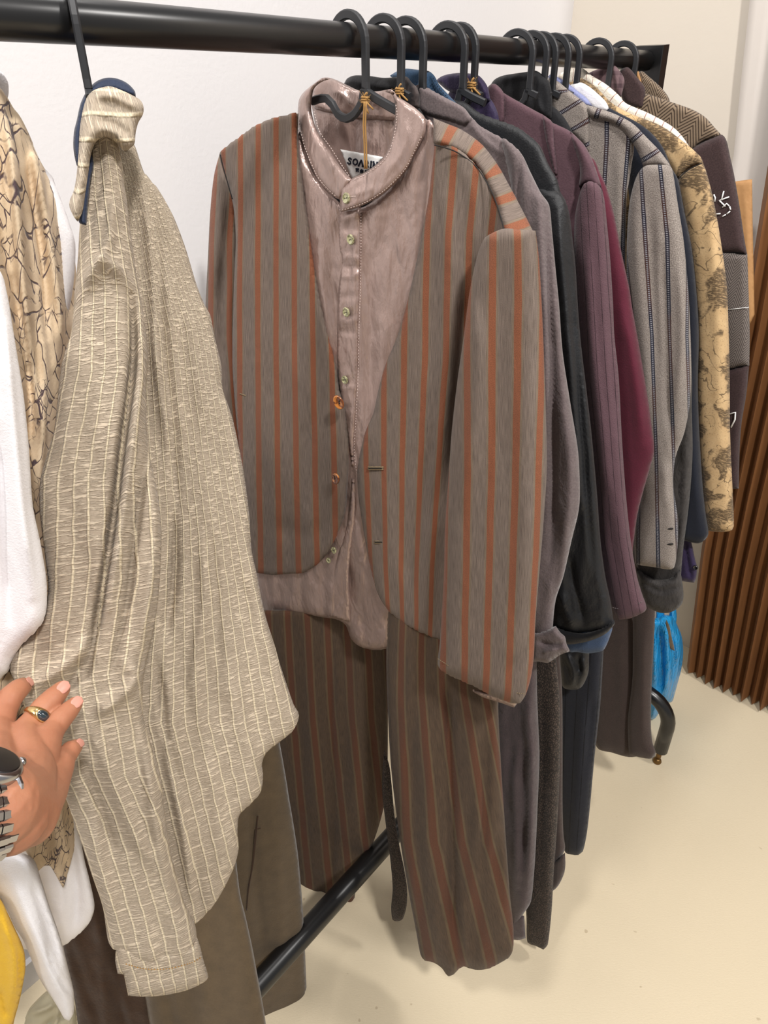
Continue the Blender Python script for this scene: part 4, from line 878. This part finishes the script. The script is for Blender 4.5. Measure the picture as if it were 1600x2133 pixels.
T = pt(.185); o = g('brown_cuffed_trousers', 'brown trousers with a frayed turned up hem behind the reptile pair', 'trousers', .185, T.hit(1160, 1840))
panel('trouser_leg', [(1110, 1140), (1156, 1140), (1166, 1360), (1171, 1440), (1172, 1506), (1172, 1600), (1172, 1681), (1174, 1740), (1177, 1768), (1165, 1790), (1150, 1800), (1130, 1790), (1120, 1600)], T, M['brownwool'], o, .012, .012, 16)
panel('hem_band', [(1140, 1800), (1160, 1790), (1177, 1776), (1178, 1800), (1175, 1820), (1163, 1845), (1150, 1856), (1138, 1850)], T.off(.005), M['brownwool'], o, .012, .012, 10, step=4)
T = pt(.35); o = g('navy_pinstripe_trousers', 'navy trousers with thin dark pinstripes, standing clear over the bare floor', 'trousers', .35, T.hit(1200, 1770))
panel('trouser_leg', [(1150, 1120), (1235, 1120), (1260, 1300), (1257, 1362), (1251, 1462), (1245, 1520), (1239, 1572), (1229, 1681), (1222, 1740), (1214, 1774), (1205, 1781), (1190, 1780), (1178, 1776), (1171, 1747), (1160, 1650), (1150, 1450)], T, M['navypin'], o, .022, .018, 26, uv=guides([(1350, 1170, 1255), (1776, 1160, 1216)], 0, .105), folds=[([(1215, 1450), (1205, 1600), (1196, 1740)], .005, 10), ([(1235, 1450), (1225, 1600)], -.004, 8)])
T = pt(.30); o = g('black_crumpled_top', 'black crumpled cloth end bunched below the blue hem', 'top', .30, T.hit(1200, 1400))
panel('hem', [(1160, 1330), (1228, 1340), (1227, 1370), (1226, 1400), (1216, 1425), (1206, 1435), (1188, 1437), (1172, 1430), (1166, 1390)], T, M['blacksilk'], o, .018, .014, 16, step=4, folds=[([(1180, 1360), (1195, 1400), (1190, 1430)], .008, 5), ([(1205, 1365), (1210, 1400)], -.006, 5), ([(1212, 1370), (1218, 1400)], .006, 4)])
T = pt(.62); o = g('brown_wool_trousers', 'wide dark brown wool trousers in front of the bent base tube of the rack', 'trousers', .62, T.hit(1320, 1570))
panel('trouser_leg', [(1235, 1080), (1315, 1080), (1318, 1240), (1322, 1300), (1326, 1400), (1334, 1500), (1338, 1574), (1310, 1577), (1276, 1568), (1243, 1556), (1240, 1500)], T.off(-.012), M['brownwool'], o, .02, .018, 26, folds=[([(1290, 1300), (1295, 1450), (1290, 1560)], .006, 10)])
panel('trouser_leg', [(1318, 1080), (1360, 1080), (1365, 1240), (1364, 1300), (1358, 1419), (1356, 1506), (1359, 1545), (1366, 1568), (1357, 1580), (1335, 1578), (1310, 1572), (1308, 1500), (1318, 1400)], T.off(.012), M['brownwool'], o, .02, .018, 22, folds=[([(1340, 1300), (1338, 1450), (1338, 1560)], .004, 10)])
# blue plastic bag on the floor
bg = thing('plastic_bag', 'bright blue plastic carrier bag standing on the floor behind the rack foot', 'bag', atF(1385, 1470, 1.46)*1.0)
pB = pf((1385, 1490, 1.47), (1420, 1450, 1.50), (1385, 1280, 1.47), (1350, 1400, 1.46))
panel('bag_body', [(1352, 1290), (1372, 1285), (1385, 1280), (1402, 1284), (1410, 1300), (1420, 1325), (1423, 1350), (1422, 1378), (1418, 1400), (1412, 1422), (1405, 1448), (1400, 1462), (1388, 1465), (1376, 1480), (1364, 1497), (1350, 1498), (1345, 1400)], pB, M['bag'], bg, .07, .06, 34, step=4,
      folds=[([(1372, 1300), (1378, 1380), (1372, 1450)], -.018, 6), ([(1386, 1300), (1392, 1390), (1388, 1450)], .014, 6), ([(1398, 1310), (1403, 1370), (1400, 1420)], -.014, 5), ([(1410, 1330), (1411, 1380)], .008, 5), ([(1366, 1330), (1364, 1420)], .012, 6)])
panel('bag_handle', [(1366, 1262), (1378, 1258), (1384, 1275), (1382, 1292), (1372, 1296), (1366, 1290)], pB.off(.01), M['bag'], bg, .012, .01, 6, step=3)
panel('bag_handle', [(1396, 1258), (1406, 1262), (1410, 1282), (1408, 1302), (1398, 1298), (1394, 1280)], pB.off(.01), M['bag'], bg, .012, .01, 6, step=3)
panel('leaf_print', [(1388, 1290), (1395, 1305), (1399, 1325), (1405, 1350), (1405, 1356), (1395, 1350), (1389, 1335), (1386, 1315)], pB.off(.064), M['olive'], bg, .004, .003, 4, step=3)

# ------------------------------------------------------------------ left side: the beige crinkled shirt swept aside by the hand
o = thing('crinkled_shirt', 'beige see through crinkled shirt, held aside by the hand, its cuff hanging low', 'shirt', atF(340, 2060, .42))
pB = pf((262, 330, .655), (440, 690, .665), (520, 1100, .63), (618, 1490, .585), (500, 1760, .525), (320, 1300, .585), (416, 1917, .465))
bp = [(236, 262), (262, 290), (280, 302), (302, 363), (332, 402), (359, 446), (385, 512), (409, 591), (427, 637), (438, 656), (446, 697), (461, 761), (464, 810), (484, 870), (506, 975), (519, 1069), (524, 1144), (536, 1200), (551, 1275), (574, 1350), (586, 1392), (612, 1468), (623, 1490), (611, 1521), (582, 1546), (556, 1567), (546, 1590), (548, 1615), (543, 1650), (520, 1676), (499, 1698), (495, 1730), (497, 1768), (490, 1800), (481, 1822), (467, 1850), (451, 1877), (434, 1898), (416, 1917), (396, 1925), (370, 1890), (335, 1780), (300, 1640), (270, 1500), (255, 1300), (248, 1050), (250, 700), (240, 450)]
bu = guides([(300, 240, 285), (400, 262, 332), (700, 308, 447), (1100, 330, 525), (1500, 300, 620), (1900, 395, 715)], 0, .2015)
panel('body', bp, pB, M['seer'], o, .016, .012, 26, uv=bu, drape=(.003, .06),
      folds=[([(300, 420), (318, 560), (325, 700), (330, 860)], .008, 9), ([(322, 700), (342, 860), (360, 1000), (372, 1150)], .012, 9), ([(345, 560), (362, 760), (385, 960)], .006, 12), ([(352, 900), (365, 1050), (362, 1200), (345, 1320)], -.016, 10),
             ([(392, 640), (410, 760), (430, 900)], .004, 14), ([(420, 1120), (425, 1250), (405, 1400), (415, 1500)], .007, 12), ([(440, 1130), (450, 1260), (455, 1400)], -.005, 10), ([(345, 1480), (360, 1600), (385, 1740), (400, 1860)], .012, 9), ([(330, 1380), (345, 1500), (372, 1640)], -.012, 8),
             ([(480, 1400), (500, 1500), (530, 1590)], .006, 18), ([(500, 1200), (530, 1330), (560, 1450)], -.004, 14), ([(430, 1560), (450, 1680), (460, 1800)], .005, 16)])
pS2 = pf((215, 330, .60), (150, 700, .575), (300, 700, .60), (90, 1100, .53), (320, 1150, .545), (100, 1500, .478), (300, 1480, .485), (340, 2060, .418), (250, 1900, .43))
slp = [(200, 300), (232, 296), (252, 330), (262, 400), (272, 480), (284, 570), (300, 660), (308, 730), (305, 830), (309, 930), (325, 1010), (336, 1090), (334, 1190), (324, 1290), (303, 1385), (297, 1440), (300, 1500), (318, 1560), (333, 1610), (342, 1680), (350, 1740), (362, 1800), (374, 1850), (392, 1895), (407, 1928), (409, 1965), (396, 1990), (330, 2000), (262, 1992), (250, 1975), (227, 1965), (214, 1890), (192, 1825), (175, 1772), (150, 1700), (132, 1650), (105, 1600), (75, 1540), (50, 1470), (22, 1400), (22, 1369), (37, 1342), (70, 1300), (99, 1240), (94, 1162), (82, 1060), (84, 1000), (100, 940), (112, 900), (119, 840), (124, 787), (131, 750), (148, 694), (155, 610), (162, 540), (166, 470), (172, 400), (182, 340)]
su = guides([(300, 150, 235), (450, 140, 262), (650, 140, 300), (800, 128, 308), (1000, 84, 290), (1200, 75, 300), (1400, 60, 270), (1600, 95, 305), (1700, 145, 345), (1900, 205, 400), (2070, 255, 430)], 0, .1085)
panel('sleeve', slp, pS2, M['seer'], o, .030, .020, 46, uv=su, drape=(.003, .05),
      folds=[([(272, 640), (276, 740), (268, 840), (256, 930), (240, 1060), (222, 1180), (202, 1300), (180, 1400)], -.030, 8), ([(292, 680), (292, 800), (278, 900), (262, 1020), (246, 1140), (226, 1270)], .012, 9),
             ([(305, 950), (290, 1040), (276, 1150), (262, 1260), (235, 1390)], -.012, 8), ([(318, 1020), (322, 1120), (305, 1240), (285, 1360)], .010, 11), ([(300, 640), (306, 780), (305, 900)], -.010, 6),
             ([(175, 640), (215, 600), (262, 620)], .012, 14), ([(235, 460), (228, 540), (200, 620)], .006, 10), ([(210, 340), (205, 430), (185, 520)], -.006, 10), ([(262, 1380), (290, 1400), (250, 1440), (200, 1480)], .012, 14),
             ([(80, 1420), (140, 1380), (190, 1330)], .012, 14), ([(95, 1445), (150, 1420), (175, 1370)], -.012, 9), ([(180, 1480), (215, 1560), (262, 1680), (320, 1790)], .008, 14), ([(165, 1540), (200, 1640), (240, 1760)], -.008, 10), ([(190, 1700), (215, 1800), (240, 1900)], .008, 12), ([(300, 1580), (320, 1700), (350, 1820)], .006, 12), ([(280, 1450), (285, 1560), (310, 1680)], -.005, 10)])
panel('cuff', [(244, 1972), (258, 1966), (300, 1976), (350, 1978), (392, 1968), (410, 1952), (416, 1968), (424, 2000), (434, 2035), (425, 2046), (394, 2061), (360, 2070), (328, 2075), (295, 2076), (267, 2074), (262, 2050), (258, 2030), (245, 2028), (240, 1998)], pS2.off(.008), M['seer'], o, .020, .018, 20, step=5, uv=lambda Q, W: su(Q, W)+np.array([0, .3]))
dashes('stitching', [(262, 2008), (300, 2018), (350, 2018), (400, 2005), (418, 1995)], pS2, .034, .0006, M['jute'], o, 3, 3)
pC = pf((230, 200, .625), (230, 400, .582), (285, 260, .622), (165, 260, .605))
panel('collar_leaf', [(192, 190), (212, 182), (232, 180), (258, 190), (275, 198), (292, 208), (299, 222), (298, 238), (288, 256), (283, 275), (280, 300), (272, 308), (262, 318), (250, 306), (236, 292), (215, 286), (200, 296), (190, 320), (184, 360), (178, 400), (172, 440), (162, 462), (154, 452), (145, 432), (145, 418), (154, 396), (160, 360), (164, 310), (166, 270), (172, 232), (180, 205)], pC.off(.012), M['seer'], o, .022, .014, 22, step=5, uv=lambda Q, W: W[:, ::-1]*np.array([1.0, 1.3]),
      folds=[([(200, 200), (240, 205), (285, 228)], .006, 10), ([(205, 250), (240, 262), (272, 285)], -.003, 8)])
panel('collar_lining', [(160, 250), (168, 215), (182, 188), (200, 170), (222, 162), (245, 164), (266, 174), (281, 190), (283, 204), (262, 200), (232, 190), (205, 195), (185, 215), (175, 260), (172, 310), (168, 350), (160, 345), (153, 310), (154, 275)], pC.off(-.012), M['lining'], o, .014, .012, 10, step=4)
panel('neck_opening', [(172, 330), (190, 318), (196, 340), (188, 380), (182, 440), (180, 470), (164, 462), (166, 400)], pC.off(.004), M['lining'], o, .006, .006, 6, step=4)

# cream cloth with purple drawn lines
o = thing('line_drawn_shirt', 'cream shirt covered in purple branching line drawing, left of the beige crinkled shirt', 'shirt', atF(110, 1840, .50))
pE = pf((40, 260, .70), (60, 600, .66), (120, 600, .68), (80, 1000, .60), (60, 1100, .58), (100, 1800, .505), (60, 1500, .53))
ep = [(-40, 215), (12, 212), (34, 245), (57, 279), (77, 325), (98, 369), (116, 421), (144, 498), (156, 540), (160, 620), (150, 740), (135, 850), (122, 950), (112, 1040), (105, 1100), (110, 1300), (130, 1500), (150, 1650), (158, 1740), (155, 1766), (146, 1800), (133, 1847), (115, 1818), (100, 1792), (80, 1807), (60, 1780), (20, 1700), (-20, 1500), (-40, 1000), (-50, 500)]
panel('body', ep, pE, M['embroid'], o, .020, .012, 30, drape=(.004, .035), folds=[([(20, 300), (35, 450), (48, 600), (60, 760)], .016, 11), ([(50, 320), (72, 460), (90, 600), (95, 720)], -.014, 8), ([(70, 360), (100, 520), (120, 660), (118, 780)], .012, 9), ([(30, 600), (52, 720), (62, 840), (60, 960)], -.014, 8), ([(78, 620), (92, 780), (85, 940), (78, 1040)], .010, 8), ([(110, 440), (135, 560), (140, 680)], -.006, 7)])
# white cotton behind and in front of it
o = thing('white_cotton_shirt', 'white cotton shirt behind the purple line drawn one, long hem at lower left', 'shirt', atF(120, 1960, .56))
pW = pf((120, 430, .72), (60, 900, .66), (20, 1900, .53), (180, 1850, .545), (100, 1500, .59))
panel('body', [(40, 300), (70, 318), (95, 361), (111, 377), (129, 421), (145, 465), (157, 511), (152, 600), (120, 800), (110, 1200), (130, 1500), (160, 1700), (176, 1790), (186, 1830), (197, 1886), (190, 1915), (175, 1936), (155, 1952), (131, 1970), (60, 1975), (-20, 1950), (-60, 1500), (-40, 900), (-20, 500)], pW, M['white'], o, .014, .012, 26, drape=(.004, .06), folds=[([(110, 1760), (125, 1850), (120, 1950)], .006, 10), ([(150, 1760), (160, 1850), (155, 1930)], -.005, 8)])
o = thing('white_gauze_blouse', 'bright white blouse nearest the camera at the left edge, its sleeve tip hanging lowest', 'blouse', atF(100, 2100, .42))
pG = pf((10, 600, .545), (60, 1000, .50), (60, 1250, .475), (-60, 800, .50), (60, 1900, .45), (130, 2080, .435), (0, 1850, .45))
panel('body', [(-160, 560), (-60, 540), (0, 572), (15, 612), (28, 690), (38, 752), (50, 830), (60, 930), (68, 1050), (80, 1110), (88, 1150), (96, 1200), (98, 1237), (95, 1280), (78, 1310), (56, 1331), (40, 1352), (30, 1369), (19, 1395), (4, 1410), (-20, 1500), (-160, 1500)], pG, M['white'], o, .026, .02, 42, drape=(.004, .06), folds=[([(5, 700), (22, 900), (40, 1080), (62, 1230)], .010, 12), ([(-5, 900), (8, 1100), (20, 1280)], -.008, 10)])
panel('sleeve', [(-120, 1700), (-40, 1740), (0, 1770), (40, 1775), (70, 1790), (85, 1830), (103, 1888), (118, 1930), (131, 1972), (143, 2020), (153, 2062), (155, 2090), (153, 2112), (144, 2127), (134, 2122), (125, 2106), (108, 2078), (92, 2055), (78, 2030), (66, 2000), (46, 1955), (31, 1932), (10, 1890), (-20, 1860), (-120, 1800)], pG, M['white'], o, .024, .02, 30, drape=(.003, .05), folds=[([(20, 1820), (60, 1920), (100, 2010), (135, 2080)], .008, 12), ([(60, 1830), (95, 1920), (120, 2000)], -.006, 9), ([(95, 1960), (110, 2020), (148, 2070)], -.004, 4)])
panel('collar', [(-60, 130), (0, 148), (10, 158), (17, 172), (18, 195), (14, 215), (17, 232), (18, 244), (0, 250), (-60, 250)], pf((0, 200, .66), (-60, 200, .62), (0, 260, .65)), M['white'], o, .02, .018, 14, step=4)
o = thing('yellow_garment', 'bright yellow garment at the lower left corner', 'garment', atF(20, 2120, .42))
pY = pf((0, 1880, .43), (45, 2000, .43), (0, 2130, .41), (-60, 2000, .42))
panel('body', [(-120, 1820), (-30, 1845), (0, 1872), (16, 1902), (31, 1934), (44, 1962), (51, 1985), (53, 2017), (46, 2060), (38, 2095), (31, 2120), (24, 2150), (10, 2190), (-120, 2190)], pY, M['yellow'], o, .02, .016, 26, folds=[([(5, 1920), (25, 1990), (30, 2080)], .008, 7), ([(38, 1975), (38, 2040), (28, 2110)], -.006, 5), ([(0, 2060), (12, 2120)], -.005, 6)])
# olive and dark brown trousers
o = thing('olive_trousers', 'olive brown brushed trousers, one leg on each side of the bottom rail', 'trousers', atF(450, 2120, .62))
pO = pf((420, 1850, .64), (540, 1600, .70), (450, 2120, .562), (320, 2120, .565), (500, 2000, .592))
pO2 = pf((560, 1560, .775), (600, 1700, .775), (560, 2100, .705), (630, 2000, .742))
panel('trouser_leg', [(380, 1180), (515, 1180), (560, 1380), (572, 1500), (583, 1549), (594, 1610), (604, 1672), (613, 1726), (621, 1781), (627, 1845), (632, 1912), (636, 1995), (639, 2079), (636, 2100), (626, 2120), (612, 2138), (590, 2150), (520, 2145), (480, 1900), (450, 1700)], pO2, M['olive'], o, .018, .014, 26, folds=[([(560, 1600), (575, 1750), (585, 1900), (590, 2080)], .006, 16), ([(520, 1620), (530, 1800), (550, 2000)], -.006, 12)])
panel('trouser_leg', [(250, 1500), (270, 1250), (420, 1250), (450, 1500), (475, 1700), (490, 1780), (500, 1860), (513, 1915), (526, 1975), (538, 2040), (549, 2100), (556, 2150), (560, 2200), (330, 2200), (312, 2133), (303, 2079), (285, 2000)], pO, M['olive'], o, .022, .014, 30, folds=[([(400, 1900), (420, 2000), (430, 2120)], .006, 18), ([(350, 2060), (362, 2140)], -.005, 12)])
seam('pocket_welt', [(537, 1700), (533, 1745), (527, 1800), (518, 1850), (514, 1895)], pO2, .019, .0013, M['dkbrown'], o)
seam('pocket_welt', [(543, 1725), (532, 1728), (527, 1790), (519, 1850)], pO2, .019, .0009, M['dkbrown'], o)
o = thing('dark_brown_trousers', 'dark brown trousers at the bottom left, below the white hem', 'trousers', atF(240, 2120, .68))
pD = pf((180, 1900, .70), (300, 2000, .70), (240, 2130, .66), (160, 2130, .66))
panel('trouser_leg', [(140, 1500), (260, 1500), (300, 1800), (330, 1900), (345, 2000), (345, 2100), (350, 2200), (172, 2200), (162, 2133), (155, 2080), (142, 2020), (131, 1965), (122, 1880)], pD, M['dkbrown'], o, .018, .014, 26, drape=(.003, .04), folds=[([(200, 1900), (215, 2020), (225, 2140)], .008, 12), ([(240, 1950), (255, 2140)], -.006, 9)])
# crumpled clear bag on the floor in the corner
tag(panel('clear_bag', [(40, 2160), (55, 2110), (75, 2085), (100, 2062), (120, 2052), (140, 2062), (152, 2085), (160, 2110), (168, 2160)], pf((100, 2100, .70), (60, 2120, .69), (140, 2140, .68)), M['clearbag'], None, .05, .02, 24, step=4, folds=[([(70, 2110), (100, 2100), (130, 2075)], .02, 6), ([(90, 2140), (120, 2120), (150, 2110)], -.015, 6), ([(110, 2065), (120, 2110), (110, 2150)], .015, 5)]), 'crumpled translucent plastic bag on the floor by the wall', 'bag')

# ------------------------------------------------------------------ the hand reaching in from the left
hand_root = atz(-120, 1735, .38)
person = thing('person', 'person\'s hand with ring and steel watch, pushing the beige shirt aside from the left', 'person', hand_root)
mb = MB()
def chain(pts):
    """pts: (px, py, depth, radius m) joints of one limb piece, rounded at every joint"""
    q = [(atz(a, b, c), r) for a, b, c, r in pts]
    P_, Rr_ = [], []
    for (p, r), (p2, r2) in zip(q[:-1], q[1:]):
        for k in range(8): P_.append(p.lerp(p2, k/8)); Rr_.append(r+(r2-r)*k/8)
    P_.append(q[-1][0]); Rr_.append(q[-1][1])
    mb.tube(P_, 0, 20, Rr_)
    for (p, r) in q:
        v, f = [], []
        for i in range(9):
            th = math.pi*i/8
            for k in range(16): ph = 2*math.pi*k/16; v.append(p+Vector((math.sin(th)*math.cos(ph), math.sin(th)*math.sin(ph), math.cos(th)))*max(r, 1e-4))
        for i in range(8):
            for k in range(16): qk = (k+1) % 16; f.append((i*16+k, i*16+qk, (i+1)*16+qk, (i+1)*16+k))
        mb.add((v, f))
W1 = (-8, 1678, .46, .0285)
FB = [(50, 1530, .575, .0115), (68, 1504, .588, .0094), (92, 1474, .598, .0093), (113, 1452, .607, .0084), (128, 1436, .614, .0068)]
FC = [(97, 1540, .572, .0108), (112, 1518, .584, .0086), (127, 1498, .592, .0084), (144, 1480, .600, .0074), (156, 1467, .606, .0060)]
FD = [(124, 1594, .566, .0105), (136, 1577, .577, .0078), (147, 1563, .584, .0072), (156, 1556, .592, .0058)]
FA = [(-6, 1518, .578, .0115), (8, 1478, .592, .0098), (22, 1452, .600, .0092), (38, 1436, .610, .0082), (47, 1430, .62, .0072)]
FI = [(-60, 1515, .57, .0115), (-62, 1460, .585, .0095), (-55, 1415, .60, .0085), (-48, 1390, .61, .0070)]
for f_ in (FB, FC, FD, FA, FI):
    for k_ in range(len(f_)): f_[k_] = f_[k_][:3]+(f_[k_][3]*1.12,)
    chain(f_)
# tendons fanning over the back of the hand
chain([FB[0][:2]+(.566, .006), (54, 1580, .530, .005), (40, 1630, .494, .004), (15, 1665, .450, .003)])
chain([FC[0][:2]+(.564, .0058), (84, 1590, .536, .0045), (60, 1640, .496, .004), (30, 1675, .458, .003)])
chain([FD[0][:2]+(.559, .0055), (110, 1630, .536, .004), (85, 1670, .506, .0035)])
chain([(-60, 1650, .49, .018), (-110, 1580, .51, .013), (-130, 1520, .53, .011), (-135, 1475, .545, .008)])      # thumb
chain([(-190, 1740, .44, .032), (-90, 1705, .448, .0295), W1, (40, 1660, .498, .025), (58, 1612, .53, .0205), FB[0]])
chain([W1, (60, 1690, .497, .0215), (96, 1652, .53, .0155), (112, 1622, .55, .013), FD[0]])
chain([W1, (30, 1625, .52, .021), (80, 1585, .55, .0155), FC[0]])
chain([W1, (-20, 1610, .51, .021), (-10, 1560, .55, .016), FA[0]])
chain([W1, (-45, 1620, .51, .019), (-60, 1560, .545, .015), FI[0]])
chain([(20, 1700, .475, .026), (62, 1708, .495, .0185)])
hand = mb.build('body', M['skin'], person)
rm = hand.modifiers.new('remesh', 'REMESH'); rm.mode = 'VOXEL'; rm.voxel_size = .0011; rm.use_smooth_shade = True
sm = hand.modifiers.new('smooth', 'SMOOTH'); sm.iterations = 9; sm.factor = .55
def nail(a, b, r, name='fingernail'):
    p, q = atz(*a[:3]), atz(*b[:3]); d = (q-p).normalized(); tc = (CAM-q).normalized(); u = (tc-d*tc.dot(d)).normalized(); w_ = d.cross(u)
    c = q+u*(b[3]-r*.18)-d*r*.15; v, f = [], []; n1, n2 = 8, 10
    for i in range(n1+1):
        y = -1+2*i/n1; hw = math.sqrt(max(0, 1-abs(y)**3.2))
        for k in range(n2+1):
            x = (-1+2*k/n2)*hw; v.append(c+d*y*r*1.0+w_*x*r*.78+u*(r*.30*math.sqrt(max(0, 1-(x*.9)**2))-r*.08*max(0, y)**2))
    for i in range(n1):
        for k in range(n2): m_ = i*(n2+1)+k; f.append((m_, m_+1, m_+n2+2, m_+n2+1))
    o = link(name, mesh(v, f), M['nail'], person); so = o.modifiers.new('solid', 'SOLIDIFY'); so.thickness = .0006; so.offset = 0
nail(FB[3], FB[4], .0062); nail(FC[3], FC[4], .0057); nail(FD[2], FD[3], .0048); nail(FA[3], FA[4], .0056)
# ring
a, b = atz(64, 1509, .586), atz(94, 1473, .598); d = (b-a).normalized(); c = a.lerp(b, .42); tc = (CAM-c).normalized(); u = (tc-d*tc.dot(d)).normalized(); w_ = d.cross(u)
v, f = [], []; n1 = 40
for k in range(n1):
    th = 2*math.pi*k/n1; rd = u*math.cos(th)+w_*math.sin(th); wd = .0022+.0030*max(0, math.cos(th-.25))**2; ht = .0105+.0012*max(0, math.cos(th))
    for (dx, dh) in ((-wd, -.0006), (-wd, .0006), (-wd*.5, .0016), (wd*.5, .0016), (wd, .0006), (wd, -.0006)): v.append(c+rd*(ht+dh)+d*dx)
for k in range(n1):
    for j in range(6): f.append((k*6+j, k*6+(j+1) % 6, ((k+1) % n1)*6+(j+1) % 6, ((k+1) % n1)*6+j))
ring = link('ring', mesh(v, f), M['gold'], person)
ring['label'] = 'gold ring with a dark oval stone'
rd = (u*math.cos(.25)+w_*math.sin(.25)); MB().lathe(c+rd*.0118, rd, [(.0068, 0), (.0072, .0012), (.0058, .0018)], 24, .72, w_).build('bezel', M['gold'], ring)
MB().lathe(c+rd*.0128, rd, [(.0060, 0), (.0054, .0014), (.0034, .0027), (.0001, .0031)], 24, .72, w_).build('stone', M['stone'], ring)
# wrist watch: links around the wrist, round case on top
p, q = atz(-90, 1712, .438), atz(40, 1678, .480); ax_ = (q-p).normalized(); c = atz(-64, 1695, .453); tc = (CAM-c).normalized(); u = (tc-ax_*tc.dot(ax_)).normalized(); w_ = ax_.cross(u)
if (w_.z) < 0: w_ = -w_
watch = MB(); RW = .0338
for k in range(26):
    th = 2*math.pi*k/26+.06; rd = u*math.cos(th)+w_*math.sin(th); tg = -u*math.sin(th)+w_*math.cos(th)
    for (ofs, hw, hh) in ((-.0073, .0031, .0018), (0, .0037, .0023), (.0073, .0031, .0018)): watch.ribbon([c+rd*RW+ax_*(ofs-hw), c+rd*RW+ax_*(ofs+hw)], .0068, hh*2, None, rd)
wt = watch.build('wristwatch', M['steel'], person, False); wt['label'] = 'steel link bracelet watch'
th = .78; rd = u*math.cos(th)+w_*math.sin(th); cc = c+rd*(RW+.001)
MB().lathe(cc, rd, [(.0150, -.004), (.0172, -.002), (.0177, .003), (.0164, .0052), (.0146, .0060)], 40).build('watch_case', M['steel'], wt)
MB().lathe(cc+rd*.0058, rd, [(.0144, 0), (.0144, .0006), (.0136, .0009)], 40).build('watch_dial', M['steeldark'], wt)
tg = -u*math.sin(th)+w_*math.cos(th)
for sg in (-1, 1):
    for sa in (-1, 1): MB().ribbon([cc+ax_*sa*.009+tg*sg*.014, cc+ax_*sa*.009+tg*sg*.0185-rd*.002, cc+ax_*sa*.009+tg*sg*.0215-rd*.006], .004, .004, None, ax_).build('lug', M['steel'], wt, False)
MB().lathe(cc+ax_*.0195, ax_, [(.003, 0), (.0033, .002), (.0028, .0036)], 16).build('crown', M['steel'], wt)
